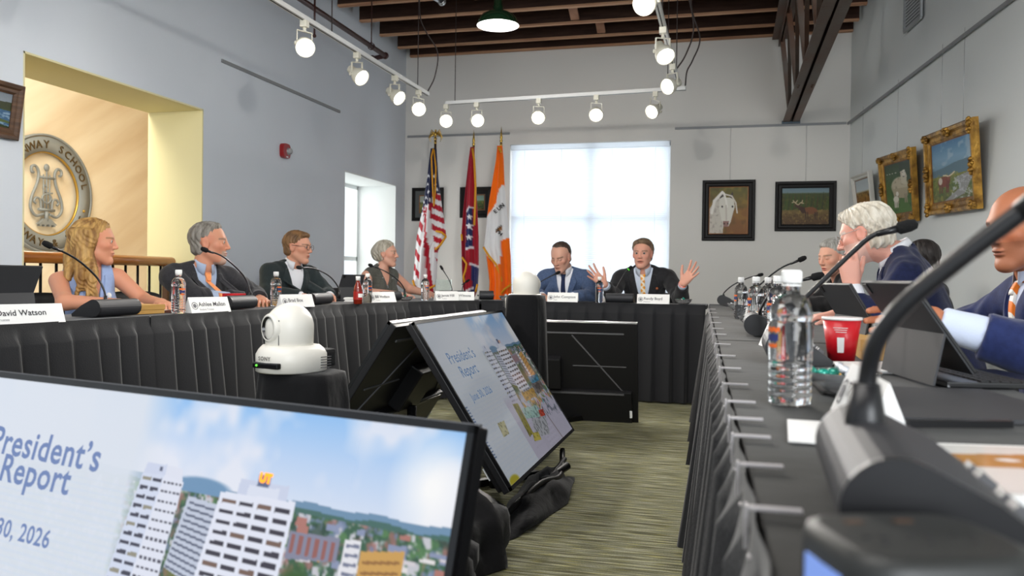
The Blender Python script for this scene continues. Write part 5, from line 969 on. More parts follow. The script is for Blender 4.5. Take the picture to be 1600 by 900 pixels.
# ================================================================ people: smooth distance fields turned into one surface
class Fr:                                              # local frame: origin, axes as columns, uniform scale
    def __init__(s, o, x, y, z, sc=1.0): s.o = np.array(Vector(o)); s.B = np.array([list(Vector(x)), list(Vector(y)), list(Vector(z))]); s.sc = sc
    def loc(s, P): return ((P-s.o) @ s.B.T)/s.sc
    def w(s, p): return Vector(s.o + (np.array(Vector(p))*s.sc) @ s.B)
    def d(s, p): return Vector(np.array(Vector(p)) @ s.B)
WF = Fr((0, 0, 0), (1, 0, 0), (0, 1, 0), (0, 0, 1))
class SDF:
    def __init__(s, lo, hi, h):
        s.h = h; s.lo = np.array(lo, float); s.n = np.ceil((np.array(hi)-s.lo)/h).astype(int)+1; s.D = np.full(s.n, .2, np.float32)
        s.ax = [s.lo[i]+h*np.arange(s.n[i]) for i in range(3)]
    def sub(s, lo, hi):
        a = np.clip(np.floor((np.array(lo)-s.lo)/s.h).astype(int), 0, s.n-1); b = np.clip(np.ceil((np.array(hi)-s.lo)/s.h).astype(int)+1, 1, s.n)
        if np.any(b <= a): return None, None
        sl = tuple(slice(i, j) for i, j in zip(a, b)); G = np.stack(np.meshgrid(*[s.ax[i][a[i]:b[i]] for i in range(3)], indexing='ij'), -1).astype(np.float32); return sl, G
    def op(s, fn, cen, rad, k, mode):
        c = np.array(Vector(cen)); m = k+3*s.h; r = np.array(rad)+m if np.ndim(rad) else rad+m; sl, G = s.sub(c-r, c+r)
        if sl is None: return
        d = fn(G); D = s.D[sl]
        if mode == '+':
            h_ = np.clip(k-np.abs(D-d), 0, None); s.D[sl] = np.minimum(D, d)-(h_*h_/(4*k) if k > 0 else 0)
        elif mode == '-':
            d = -d; h_ = np.clip(k-np.abs(D-d), 0, None); s.D[sl] = np.maximum(D, d)+(h_*h_/(4*k) if k > 0 else 0)
    def ell(s, F, c, r, k=.02, mode='+', rot=None):
        c = np.array(c, float); r = np.array(r, float)
        def fn(G):
            p = F.loc(G)-c
            if rot is not None: p = p @ np.array(rot)
            k0 = np.linalg.norm(p/r, axis=-1); k1 = np.linalg.norm(p/(r*r), axis=-1); return (k0*(k0-1)/np.maximum(k1, 1e-6)*F.sc).astype(np.float32)
        s.op(fn, F.w(c), float(r.max())*F.sc, k*F.sc, mode)
    def cone(s, F, a, b, ra, rb, k=.02, mode='+', infl=0):
        A, B_ = np.array(F.w(a)), np.array(F.w(b)); ra = ra*F.sc+infl; rb = rb*F.sc+infl
        def fn(G):
            ba = B_-A; t = np.clip(((G-A) @ ba)/(ba @ ba+1e-12), 0, 1); return (np.linalg.norm(G-A-t[..., None]*ba, axis=-1)-(ra+(rb-ra)*t)).astype(np.float32)
        s.op(fn, (A+B_)/2, np.abs(B_-A)/2+max(ra, rb), k*F.sc, mode)
    def field(s, fn): 
        G = np.stack(np.meshgrid(*s.ax, indexing='ij'), -1).astype(np.float32); s.D = fn(G, s.D).astype(np.float32)
    def mesh(s):
        D = s.D.copy(); 
        for i in range(3): sl = [slice(None)]*3; sl[i] = 0; D[tuple(sl)] = np.maximum(D[tuple(sl)], s.h*.5); sl[i] = -1; D[tuple(sl)] = np.maximum(D[tuple(sl)], s.h*.5)
        I = D < 0; c = [I[dx:I.shape[0]-1+dx, dy:I.shape[1]-1+dy, dz:I.shape[2]-1+dz] for dx in (0, 1) for dy in (0, 1) for dz in (0, 1)]
        sm = sum(x.astype(np.int8) for x in c); act = (sm > 0) & (sm < 8); ijk = np.argwhere(act); idx = np.full(act.shape, -1, np.int64); idx[act] = np.arange(len(ijk))
        offs = np.array([(dx, dy, dz) for dx in (0, 1) for dy in (0, 1) for dz in (0, 1)]); val = np.stack([D[tuple((ijk+o).T)] for o in offs], 1)
        acc = np.zeros((len(ijk), 3)); cnt = np.zeros(len(ijk))
        for a in range(8):
            for b_ in range(a+1, 8):
                if np.abs(offs[a]-offs[b_]).sum() != 1: continue
                va, vb = val[:, a], val[:, b_]; m = (va < 0) != (vb < 0); t = np.where(m, va/np.where(m, va-vb, 1), 0); acc += np.where(m[:, None], offs[a]+t[:, None]*(offs[b_]-offs[a]), 0); cnt += m
        V = s.lo+(ijk+acc/cnt[:, None])*s.h; Fs = []
        for ax in range(3):
            u, v = (ax+1) % 3, (ax+2) % 3; sl0 = [slice(None)]*3; sl1 = [slice(None)]*3; sl0[ax] = slice(0, -1); sl1[ax] = slice(1, None)
            a, b_ = I[tuple(sl0)], I[tuple(sl1)]; E = np.argwhere(a != b_); E = E[(E[:, u] > 0) & (E[:, v] > 0) & (E[:, u] < I.shape[u]-1) & (E[:, v] < I.shape[v]-1)]
            if not len(E): continue
            du = np.zeros(3, int); du[u] = 1; dv = np.zeros(3, int); dv[v] = 1; q = np.stack([idx[tuple((E-o).T)] for o in (du+dv, dv, du*0, du)], 1); fl_ = a[tuple(E.T)]
            q[~fl_] = q[~fl_][:, ::-1]; Fs.append(q)
        return V, np.concatenate(Fs)
    def build(s, name, material, parent, col=None):
        V, Fq = s.mesh(); me = bpy.data.meshes.new(name); quick_mesh(me, V, Fq); me.shade_smooth()
        if col is not None:
            c = np.clip(col(V), 0, 1); at = me.color_attributes.new('Col', 'FLOAT_COLOR', 'POINT'); at.data.foreach_set('color', np.concatenate([c, np.ones((len(c), 1))], 1).astype(np.float32).ravel())
        me.materials.append(material); return link_mesh(name, me, parent, False, True)
def L3(c): return np.array(rgb(*c))
m_skin = mat('skin', (1, 1, 1), .48, spec=.35, vcol='Col', sub=.12, bump=(220, .08)); m_eye = mat('eye', (1, 1, 1), .12, spec=.6, vcol='Col')
def hairmat(name, c1, c2): return mat('hair_'+name, rgb(*c1), .5, spec=.4, vary=(38, rgb(*c2), (1, 1, .22)), bump=(70, .5, (1, 1, .2)))
def head_prims(S, F, P, infl=0.0, skull_only=False):
    i = infl
    S.ell(F, (0, -.016, .036), (.074+i, .094+i, .080+i), .0)
    if skull_only: return
    S.ell(F, (0, .022, -.032), (.060, .066, .082), .03); jw = P.get('jaw', 1.0)
    for x in (-1, 1):
        S.cone(F, (x*.051*jw, -.006, -.050), (x*.018*jw, .062, -.098), .017, .015, .028); S.ell(F, (x*.042, .052, -.014), (.022, .022, .02), .022)
    S.ell(F, (0, .066, -.098), (.021*jw, .019, .016), .024); S.cone(F, (-.03, .074, .028), (.03, .074, .028), .011, .011, .022)
    for x in (-1, 1): S.ell(F, (x*.032, .098, .010), (.017, .016, .011), .014, '-')
    for x in (-1, 1): S.ell(F, (x*.031, .0745, .009), (.0150, .0125, .0112), .004)
    if not P.get('closed'):
        for x in (-1, 1): S.ell(F, (x*.0315, .0885, .0085), (.0128, .010, .0042), .002, '-')
    nl = P.get('nose', 1.0); S.cone(F, (0, .086, .018), (0, .084+.023*nl, -.022), .0072, .0112*nl, .010)
    for x in (-1, 1): S.ell(F, (x*.0115*nl, .094, -.026), (.0085, .010, .0075), .007)
    op = P.get('open', 0.0)
    S.ell(F, (0, .083, -.053), (.023, .012, .0062), .006); S.ell(F, (0, .081, -.0635-op), (.020, .012, .0068), .006); S.ell(F, (0, .098, -.0580-op*.5), (.021, .016, .0013+op*.6), .003, '-')
    for x in (-1, 1):
        S.ell(F, (x*.077, -.010, -.004), (.0085, .020, .032), .008, rot=[[1, 0, 0], [0, .97, -.24], [0, .24, .97]]); S.ell(F, (x*.085, -.006, .002), (.005, .010, .017), .005, '-')
def shoulders_of(Fb, shw): return [Fb.w((x*shw, -.005, .512)) for x in (-1, 1)]
def torso_prims(S, Fb, P, i):
    w = P.get('w', 1.0)
    S.ell(Fb, (0, -.015, .06), (.170*w+i, .130+i, .13+i), .0); S.ell(Fb, (0, .02*P.get('belly', 1), .21), (.148*w+i, .118*P.get('belly', 1)+i, .19+i), .06); S.ell(Fb, (0, .005, .40), (.168*w+i, .116+i, .19+i), .06)
    sw = P['shw']-.045
    S.cone(Fb, (-sw, -.012, .507), (sw, -.012, .507), .060, .060, .045, infl=i)
    for x in (-1, 1): S.cone(Fb, (x*.01, -.022, .590), (x*sw, -.015, .535), .046, .044, .04, infl=i*.7)
    if P.get('fem'):
        for x in (-1, 1): S.ell(Fb, (x*.072, .095, .365), (.064+i, .056+i, .062+i), .04)
def arm_prims(S, sh, el, wr, i, P, cut=1.0, k=.025):
    a = P.get('arm', 1.0); S.cone(WF, sh, el, .050*a, .041*a, k, infl=i); w2 = Vector(el).lerp(Vector(wr), cut); S.cone(WF, el, w2, .042*a, (.028+.014*(1-cut))*a, k, infl=i)
HP = dict(rest=[(20, 35, 25)]*4, flat=[(8, 14, 10)]*4, spread=[(4, 8, 6), (0, 8, 6), (2, 10, 8), (4, 10, 8)], curl=[(45, 60, 40)]*4, chin=[(30, 42, 30), (38, 50, 30), (48, 60, 40), (55, 66, 45)], grip=[(35, 45, 25)]*4)
def hand(S, wr, d, palm, thumb_side, pose, sc=1.0, spread=4):
    d = Vector(d).normalized(); n = Vector(palm); n = (n-d*n.dot(d)).normalized(); t = d.cross(n); t = t if t.dot(Vector(thumb_side)) > 0 else -t; W0 = Vector(wr)
    q = lambda a, b, c=0: W0+(d*a+t*b+n*c)*sc
    kn = [(.094, .030), (.097, .009), (.091, -.012), (.081, -.031)]; Lf = [(.043, .026, .021), (.047, .029, .022), (.043, .027, .021), (.034, .021, .019)]
    for (a, b) in kn: S.cone(WF, q(.006, b*.55), q(a, b), .0165*sc, .0115*sc, .016)
    S.ell(Fr(q(.05, .0), t, d, n), (0, 0, 0), (.036*sc, .05*sc, .013*sc), .012)
    for j, ((a, b), ls, cu) in enumerate(zip(kn, Lf, HP[pose])):
        p = q(a, b, -.002); ang = 0; sp = radians((1.5-j)*spread); dd0 = d*cos(sp)+t*sin(sp); r = .0098*sc if j < 3 else .0086*sc
        for l_, c_ in zip(ls, cu):
            ang += radians(c_); dd = dd0*cos(ang)+n*sin(ang); p2 = p+dd*(l_*sc); S.cone(WF, p, p2, r, r*.9, .0035); p = p2; r *= .9
    p = q(.022, .024, .004); k = {'spread': (.72, .74, .05), 'chin': (.85, .45, .35), 'grip': (.7, .4, .6)}.get(pose, (.86, .45, .22)); dd = (d*k[0]+t*k[1]+n*k[2]).normalized(); r = .0145*sc
    for l_, bend in ((.044, 0), (.033, .18), (.027, .22)): dd = (dd+d*bend).normalized(); p2 = p+dd*(l_*sc); S.cone(WF, p, p2, r, r*.84, .006); p = p2; r *= .84
def bvh_of(o): 
    M = wmat(o); me = o.data; return BVHTree.FromPolygons([M @ v.co for v in me.vertices], [tuple(p.vertices) for p in me.polygons])
def strip(name, bv, Fb, Lp, Rp, material, parent, th=.004, off=.001, nr=18, nc=8, dirn=(0, 1, 0), jit=None):
    """cloth strip between two (x,z) polylines in the body frame, laid on the surface behind it"""
    def samp(P, t):
        k = t*(len(P)-1); i = min(int(k), len(P)-2); f = k-i; return (P[i][0]*(1-f)+P[i+1][0]*f, P[i][1]*(1-f)+P[i+1][1]*f)
    fw = Fb.d(dirn).normalized(); rows = []; last = None
    for r in range(nr+1):
        a, b_ = samp(Lp, r/nr), samp(Rp, r/nr); row = []
        for c in range(nc+1):
            f = c/nc; x, z = a[0]*(1-f)+b_[0]*f, a[1]*(1-f)+b_[1]*f; o = Fb.w((x, 0, z))+fw*.7; h = bv.ray_cast(o, -fw)[0]
            if h is None: h = last if last is not None else o-fw*.6; h = o-fw*((o-h).dot(fw))
            last = h; row.append(h+fw*off)
        rows.append(row)
    m = MB(); m.smooth = True; m.grid([[p+fw*th*(1 if 0 < i < nr and 0 < j < nc else .8) for j, p in enumerate(r)] for i, r in enumerate(rows)]); bd = [rows[0]]+[]
    ring = [(0, c) for c in range(nc+1)]+[(r, nc) for r in range(1, nr+1)]+[(nr, c) for c in range(nc-1, -1, -1)]+[(r, 0) for r in range(nr-1, 0, -1)]
    A = [rows[i][j]+fw*th*.8 for i, j in ring]; B = [rows[i][j]-fw*.003 for i, j in ring]; m.smooth = False; m.grid([A+[A[0]], B+[B[0]]]); return m.build(name, material, parent, True)
def collar(name, Fb, N, axis, r, hgt, material, parent, gap=.5, spread_=.03, drop=.028):
    """folded shirt collar: a ring about the neck open at the front"""
    ax = Vector(axis).normalized(); f = Fb.d((0, 1, 0)); f = (f-ax*f.dot(ax)).normalized(); s = f.cross(ax); m = MB(); m.smooth = True; rows = []
    for rr0, zz, tip in ((r, -.01, 0), (r+.002, hgt, 0), (r+.006, hgt+.004, 0), (r+.009, hgt-.008, .2), (r+.011, hgt-drop, 1.0), (r+.009, hgt-drop-.001, 1.0)):
        row = []
        for k in range(41):
            a = (gap*.5+(2*pi-gap)*k/40); e = max(0, 1-min(k, 40-k)/8); rr_ = rr0+.009*tip*e; row.append(Vector(N)+f*(cos(a)*rr_*1.12)+s*(sin(a)*(rr_+spread_*.4*tip*e))+ax*(zz-.026*tip*e)+f*(.012*tip*e))
        rows.append(row)
    m.grid(rows); o = m.build(name, material, parent, True, fix=False); sm_ = o.modifiers.new('thick', 'SOLIDIFY'); sm_.thickness = .002; return o
FOLD = lambda G, s: .0032*np.sin(24*G[..., 2]+7*np.sin(11*G[..., 0]+s)+5*np.sin(9*G[..., 1]))*np.sin(13*G[..., 0]+s)+.0018*np.sin(46*G[..., 2]+9*np.sin(14*G[..., 1]+s))
PANTS = mat('trouser_dark', rgb(30, 31, 36), .8); SHOE = mat('shoe_leather', rgb(22, 20, 20), .35)
def person(label, hc, hyaw, hpitch, tyaw, hip, P, hroll=0.0):
    """hc head centre; yaw in degrees (world); hip floor position (x,y)"""
    hs = P.get('hs', 1.0); a = radians(hyaw); f0 = Vector((cos(a), sin(a), 0)); r0 = Vector((f0.y, -f0.x, 0)); pch = radians(hpitch); f = f0*cos(pch)-Vector((0, 0, 1))*sin(pch); u = f0*sin(pch)+Vector((0, 0, 1))*cos(pch); ro = radians(hroll); rt = r0*cos(ro)+u*sin(ro); u = u*cos(ro)-r0*sin(ro)
    FH = Fr(hc, rt, f, u, hs); ta = radians(tyaw); tf = Vector((cos(ta), sin(ta), 0)); tr = Vector((tf.y, -tf.x, 0)); hip = Vector((hip[0], hip[1], .50)); N = FH.w((0, -.032, -.128)); 
    if 'neck' in P: N = Vector(P['neck'])
    ua = (N-hip); Ln = ua.length; ua.normalize(); tfw = (tf-ua*tf.dot(ua)).normalized(); trt = tfw.cross(ua); FB = Fr(hip, trt, tfw, ua, Ln/.60)
    root = thing('person', label, 'person', (hip.x, hip.y, 0), 0); P.setdefault('shw', .20); sh = shoulders_of(FB, P['shw'])
    arms = P.get('arms') or {}; E = {}
    for s_, k in ((-1, 'L'), (1, 'R')):
        S_ = sh[0] if s_ < 0 else sh[1]
        if k in arms: el, wr = map(Vector, arms[k][:2])
        else: el = S_+tf*.10+tr*(s_*.07); el.z = .795; wr = el+tf*.23-tr*(s_*.14); wr.z = .785
        E[k] = (S_, el, wr, arms[k][2] if k in arms and len(arms[k]) > 2 else None)
    # --- skin
    pts = [hc, hip]+[q for e in E.values() for q in e[:3]]+[e[3]['tip'] for e in E.values() if e[3] and 'tip' in e[3]]
    lo = [min(p[i] for p in pts)-.2 for i in range(3)]; hi = [max(p[i] for p in pts)+.2 for i in range(3)]; lo[2] = hip.z-.1; h = P.get('h', .0036)
    S = SDF(lo, hi, h); torso_prims(S, FB, P, -.012); S.cone(WF, FH.w((0, -.022, -.055)), N, (.052 if not P.get('fem') else .045)*hs, (.058 if not P.get('fem') else .050)*hs, .03)
    
    # the head joins the neck: both live in one field
    head_prims_k(S, FH, P)
    for k in 'LR':
        S_, el, wr, hd = E[k]; arm_prims(S, S_, el, wr, -.004 if not P.get('bare') else 0, P)
        hd = hd or dict(d=(wr-el)+Vector((0, 0, -.01))-tr*((1 if k == 'R' else -1)*.02), palm=(0, 0, -1), th=-tr*(1 if k == 'R' else -1), pose='rest'); hand(S, wr, hd['d'], hd['palm'], hd['th'], hd['pose'], hd.get('sc', 1.0), hd.get('spread', 4))
    base = L3(P['skin']); lip = L3(P.get('lip', tuple(int(v*q) for v, q in zip(P['skin'], (.86, .66, .66))))); brow = L3(P.get('brow', (110, 86, 66)))
    def col(V):
        p = FH.loc(V); c = np.tile(base, (len(V), 1)); inh = np.linalg.norm(p, axis=1) < .16; x, y, z = p.T; g = lambda m, cc, al: np.copyto(c, c*(1-(m*al)[:, None])+(m*al)[:, None]*cc)
        sm = lambda d, w: np.clip(.5-d/w, 0, 1)*inh
        red = base*np.array([1.0, .74, .70]); g(sm(np.hypot((np.abs(x)-.045)/1.2, z+.018)-.016, .022)*(y > .03), red, .5); g(sm(np.hypot(x, z+.024)-.010, .012)*(y > .085), red, .45); g(sm(.066-np.abs(x), .008)*(np.abs(z) < .045), red, .4)
        op = P.get('open', 0.0)
        g(sm(np.hypot(x/2.2, (z+.0585+op*.5)*1.0)-(.0085+op*.5), .004)*(y > .068), lip, .8); g(sm(np.hypot(x/5, z+.058+op*.5)-(.003+op*.5), .0035)*(y > .06), base*.25, .75)
        g(sm(np.abs(z-(.0285+.10*0-np.abs(np.abs(x)-.034)*.12))-.0042, .004)*(np.abs(np.abs(x)-.034) < .021)*(y > .04), brow, P.get('browal', .8))
        g(sm(np.hypot((np.abs(x)-.031)/1.6, z-.012)-.0085, .004)*(y > .05), base*.62, .5)
        if 'beard' in P: 
            bc, al = L3(P['beard'][0]), P['beard'][1]; m = (z < -.040)*(y > .025)*(z > -.125)*(np.abs(x) < .037); n_ = .75+.25*np.sin(x*900+z*700)*np.sin(y*800-z*500); g(np.clip(m*n_, 0, 1)*inh, bc, al); g(sm(np.hypot(x/2.1, z+.0585)-.008, .004)*(y > .07), lip, .7)
        if 'stub' in P: bc, al = L3(P['stub'][0]), P['stub'][1]; g((z < -.03)*(z > -.12)*(y > -.01)*inh*(1.), bc, al)
        return c
    if 'headfix' in P: pass
    body = S.build('body', m_skin, root, col)
    # --- eyes
    for x in (-1, 1):
        e = FH.w((x*.031, .0755, .009)); r_ = .0118*hs; gz = FH.d((P.get('gaze', 0), 1, P.get('gazev', -.08))).normalized(); V = []; 
        m = MB(); m.sphere((0, 0, 0), 1, 24, 16, gz.to_track_quat('Z', 'Y').to_matrix().to_4x4()); V = np.array([tuple(v) for v in m.v]); dt = V @ np.array(gz)
        me = bpy.data.meshes.new('eye'); quick_mesh(me, V*r_+np.array(e), np.array(m.f)); me.shade_smooth(); cc = np.where((dt > .80)[:, None], L3(P.get('iris', (66, 62, 58))), L3((205, 200, 194))); cc = np.where((dt > .95)[:, None], L3((10, 10, 12)), cc)
        at = me.color_attributes.new('Col', 'FLOAT_COLOR', 'POINT'); at.data.foreach_set('color', np.concatenate([cc, np.ones((len(cc), 1))], 1).astype(np.float32).ravel()); me.materials.append(m_eye)
        if not P.get('closed'): link_mesh('eye', me, root, False, True)
    # --- hair
    if P.get('hair'): hair(root, FH, P)
    # --- trousers and shoes
    S2 = SDF([hip.x-.7, hip.y-.7, 0], [hip.x+.7, hip.y+.7, hip.z+.18], .016); S2.ell(FB, (0, -.015, .05), (.178, .14, .13), .0)
    for x in (-1, 1):
        a_ = hip+tr*(x*.09)+Vector((0, 0, .03)); kn = hip+tr*(x*.11)+tf*.40; kn.z = .52; an = kn+tf*.03; an.z = .09; S2.cone(WF, a_, kn, .088, .062, .04); S2.cone(WF, kn, an, .06, .045, .03)
    S2.build('trousers', PANTS, root)
    for x in (-1, 1):
        an = hip+tr*(x*.11)+tf*.46; m = MB(); m.sphere((an.x, an.y, .045), (.045, .045, .045)); m.sphere((an.x+tf.x*.09, an.y+tf.y*.09, .032), (.05, .05, .032)); m.build('shoe', SHOE, root, True)
    return dict(root=root, FH=FH, FB=FB, E=E, N=N, tf=tf, tr=tr, lo=lo, hi=hi, P=P, hip=hip, ua=ua)
def head_prims_k(S, F, P):
    # same head, blended into the body field
    i = 0; jw = P.get('jaw', 1.0); S.ell(F, (0, -.016, .036), (.074, .094, .080), .02); head_prims_rest(S, F, P, jw)
def head_prims_rest(S, F, P, jw):
    sub = SDF.__new__(SDF); sub.h = S.h; c = F.o; m = .16*F.sc; a = np.clip(np.floor((c-m-S.lo)/S.h).astype(int), 0, S.n-1); b_ = np.clip(np.ceil((c+m-S.lo)/S.h).astype(int)+1, 1, S.n)
    sl = tuple(slice(i, j) for i, j in zip(a, b_)); sub.lo = S.lo+a*S.h; sub.n = b_-a; sub.D = np.full(sub.n, .2, np.float32); sub.ax = [S.ax[i][a[i]:b_[i]] for i in range(3)]
    head_prims(sub, F, P); k = .018; D = S.D[sl]; h_ = np.clip(k-np.abs(D-sub.D), 0, None); S.D[sl] = np.minimum(D, sub.D)-h_*h_/(4*k)
def hair(root, FH, P):
    H = P['hair']; c = FH.o; R = H.get('reach', .17); S = SDF(c-R*np.array([1, 1, H.get('down', 1.0)]), c+R, H.get('h', .0042)); t = H.get('t', .010)
    S.ell(FH, (0, -.018, .037), (.074+t*.9, .093+t, .080+t), 0)
    for e in H.get('lumps', []): S.ell(FH, e[0], e[1], e[2] if len(e) > 2 else .02)
    fr, top, side, nape, part = H.get('front', .068), H.get('top', .062), H.get('side', -.012), H.get('nape', -.075), H.get('wave', .003)
    S.ell(FH, (0, -.045, -.035), (.060+t*.6, .046+t, .055), .02)
    def cut(G, D):
        p = FH.loc(G); x, y, z = p[..., 0], p[..., 1], p[..., 2]
        # front hairline: a plane leaning back from the forehead to the temple
        pl1 = (y-fr)*.80-(z-top)*.62+np.abs(x)*H.get('temple', .10); pl2 = np.maximum(y-side, nape-z); ear = .030-np.sqrt(((np.abs(x)-.080)/.9)**2+((y+.006)/.8)**2+((z+.006)/1.15)**2)
        keep = np.minimum(pl1, np.where(np.abs(x) > -1, pl2, pl2)); keep = np.maximum(keep, np.where(z < H.get('earz', .03), ear*.9, -1)); keep = np.maximum(keep, nape-z)
        if 'bald' in H: keep = np.maximum(keep, H['bald'][0]-np.hypot(np.hypot(x*1.0, y-H['bald'][1]), z-H['bald'][2]))
        az = np.arctan2(x, -y+.03); dz = part*(np.sin(az*26+z*90*H.get('curl', .4)+3*np.sin(z*40))+.6*np.sin(az*57+z*60+2*np.sin(x*70)))
        keep = keep+.0025*np.sin(x*330+z*150)*np.sin(y*260-z*210); return np.maximum(D+dz+np.clip(.020+keep, 0, .022)*H.get('taper', .5), keep*.9*FH.sc)
    S.field(cut)
    for ch in H.get('chains', []):
        pts = smoothpath([FH.w(p) for p in ch[0]], 5); n = len(pts)
        for i in range(n-1): f = i/(n-1); g = (i+1)/(n-1); rr_ = lambda q: ch[1]*(1-q)+ch[2]*q; S.cone(WF, pts[i], pts[i+1], rr_(f), rr_(g), ch[3] if len(ch) > 3 else .010)
    if H.get('chains'):
        def rip(G, D): p = FH.loc(G); x, y, z = p[..., 0], p[..., 1], p[..., 2]; return D+np.where(z < .05, .0022*np.sin(x*240+y*210+10*np.sin(z*26)), 0)
        S.field(rip)
    return S.build('hair', H['mat'], root)
# ---- garments
def garment(D, name, material, i, sleeve=None, V=None, h=.008, seed=0, bottom=.02, top=None, armhole=False, folds=1.0, extra=None):
    """V: (x half-width at collar, z where the opening closes, z top)"""
    P, FB, E = D['P'], D['FB'], D['E']; S = SDF(D['lo'], D['hi'], h); torso_prims(S, FB, P, i)
    if sleeve:
        for k in 'LR':
            S_, el, wr, _ = E[k]; cutk = sleeve.get(k, 1.0) if isinstance(sleeve, dict) else sleeve; arm_prims(S, S_, el, wr, i+.004, P, cutk, .03)
    if extra: extra(S, FB)
    if armhole == 'cap':
        for x in (-1, 1): S.ell(FB, (x*(P['shw']-.028), -.01, .50), (.05, .062, .055), .03)
    def cut(G, Dd):
        p = FB.loc(G); x, y, z = p[..., 0], p[..., 1], p[..., 2]; Dd = Dd+folds*FOLD(G, seed); Dd = np.maximum(Dd, (bottom-z))
        nz = top if top is not None else .66
        ncy = np.hypot(x/1.0, y+.02); Dd = np.maximum(Dd, np.minimum(z-(nz-.055), (P.get('neckr', .060)-ncy)) if False else -np.maximum(-(z-(nz-.075)), ncy-P.get('neckr', .062)))
        Dd = np.maximum(Dd, z-nz)
        if V: w_ = V[0]*np.clip((z-V[1])/(V[2]-V[1]), 0, 1.3); Dd = np.maximum(Dd, np.where((y > .0) & (z > V[1]), w_-np.abs(x), -1.0))
        if armhole is True or armhole == 'cut':
            for s_ in (-1, 1): Dd = np.maximum(Dd, s_*x-(P['shw']-P.get('ah', .058))-.03*np.clip((.50-z)*1.5, -.2, 1))
        if sleeve:
            for k in 'LR':
                S_, el, wr, _ = E[k]; cutk = sleeve.get(k, 1.0) if isinstance(sleeve, dict) else sleeve; ax_ = (wr-el); Lx_ = ax_.length; ax_ = np.array(ax_/Lx_); q = (G-np.array(el)) @ ax_; dist = np.linalg.norm(G-np.array(el)-q[..., None]*ax_, axis=-1)
                Dd = np.maximum(Dd, np.where((dist < .10) & (q > Lx_*cutk-.03), q-Lx_*cutk, -1.0))
        return Dd
    S.field(cut); return S.build(name, material, D['root'])
def suit(D, jm, shm, tie=None, seed=0, V=(.080, .24, .585), cuff=.90, pin=None, tag_=None, tie_open=False, square=None):
    r, FB = D['root'], D['FB']; shirt = garment(D, 'shirt', shm, .004, sleeve=.965, h=.0075, seed=seed+1, folds=.5); bs = bvh_of(shirt)
    jk = garment(D, 'jacket', jm, .017, sleeve=cuff if not isinstance(cuff, dict) else cuff, V=V, seed=seed, h=.0075, top=.66); bj = bvh_of(jk)
    collar('shirt_collar', FB, FB.w((0, -.010, .592)), D['N']*0+FB.d((0, .18, 1)), .058*FB.sc, .044, shm, r, .62 if not tie_open else .9, .03)
    zt = .575
    for s_ in (-1, 1):
        Lp = [(s_*V[0]*1.02, zt), (s_*V[0]*.93, .53), (s_*V[0]*.62, .44), (s_*V[0]*.30, .32), (s_*.006, V[1]+.005)]; Rp = [(s_*(V[0]+.028), zt), (s_*(V[0]+.056), .505), (s_*(V[0]+.034), .425), (s_*(V[0]*.62+.026), .31), (s_*.016, V[1]+.01)]
        strip('lapel', bj, FB, Lp, Rp, jm, r, .006, .001); 
        m = [(s_*(V[0]+.060), .478), (s_*(V[0]+.012), .462)]
    b_ = FB.w((0, .0, V[1]-.02)); o = bj.ray_cast(b_+FB.d((0, 1, 0))*.6, -FB.d((0, 1, 0)))[0]
    if o: MB().lathe([(.0005, .003), (.009, .003), (.010, 0)], 14, frameT(o, FB.d((1, 0, 0)), FB.d((0, 0, 1)), FB.d((0, 1, 0)))).build('button', mat('dark_button', rgb(26, 24, 26), .3), r, True)
    if tie:
        t1 = strip('tie', bs, FB, [(-.017, .54), (-.022, .42), (-.034, .27), (-.036, .19)], [(.017, .54), (.022, .42), (.034, .27), (.036, .19)], tie, r, .007, .004, 22, 6); strip('tie_knot', bs, FB, [(-.023, .578), (-.020, .56), (-.013, .53)], [(.023, .578), (.020, .56), (.013, .53)], tie, r, .017, .004, 8, 6)
    def dot(x, z, rad, mt, nm, sq=None):
        o = bj.ray_cast(FB.w((x, 0, z))+FB.d((0, 1, 0))*.6, -FB.d((0, 1, 0)))
        if o[0] is None: return
        n = FB.d((0, 1, 0)); T = frameT(o[0]+n*.009, FB.d((1, 0, 0)), FB.d((0, 0, 1)), n)
        if sq: MB().box(T.translation, (*sq, .004), T.to_3x3()).build(nm, mt, r, True)
        else: MB().lathe([(.0005, .003), (rad*.8, .003), (rad, 0), (rad, -.004)], 18, T).build(nm, mt, r, True)
    if pin: dot(pin[0], pin[1], .011, mat('orange_pin', rgb(214, 110, 50), .35, metal=.3), 'lapel_pin'); dot(pin[0], pin[1]-.0, .0055, m_cap, 'lapel_pin_centre')
    if tag_: dot(tag_[0], tag_[1], 0, mat('dark_name_badge', rgb(28, 30, 40), .4), 'name_badge', (.062, .034)); dot(tag_[0]+.018, tag_[1], 0, mat('badge_red', rgb(200, 60, 40), .4), 'badge_mark', (.014, .016))
    if square: dot(square[0], square[1], 0, mat('pocket_square_pink', rgb(220, 190, 196), .7), 'pocket_square', (.05, .012))
    return jk, shirt
def glasses(D, material, rim=.0013):
    FH, r = D['FH'], D['root']; m = MB()
    for x in (-1, 1):
        P_ = [FH.w((x*.034+.0255*cos(a)*(abs(cos(a))**-.25 if abs(cos(a)) > .05 else 1)*.9, .0985-.10*((x*.034+.0255*cos(a))**2)*8, .007+.0175*sin(a))) for a in [2*pi*k/24 for k in range(25)]]; m.tube(P_, rim*FH.sc, 6, False); m.tube([FH.w((x*.058, .088, .013)), FH.w((x*.078, .06, .014)), FH.w((x*.082, -.012, .016)), FH.w((x*.081, -.03, -.004))], rim*FH.sc, 6)
    m.tube([FH.w((-.010, .099, .010)), FH.w((0, .103, .012)), FH.w((.010, .099, .010))], rim*FH.sc, 6); m.build('glasses', material, r, True)
CHB = mat('chair_black', rgb(24, 24, 26), .55)
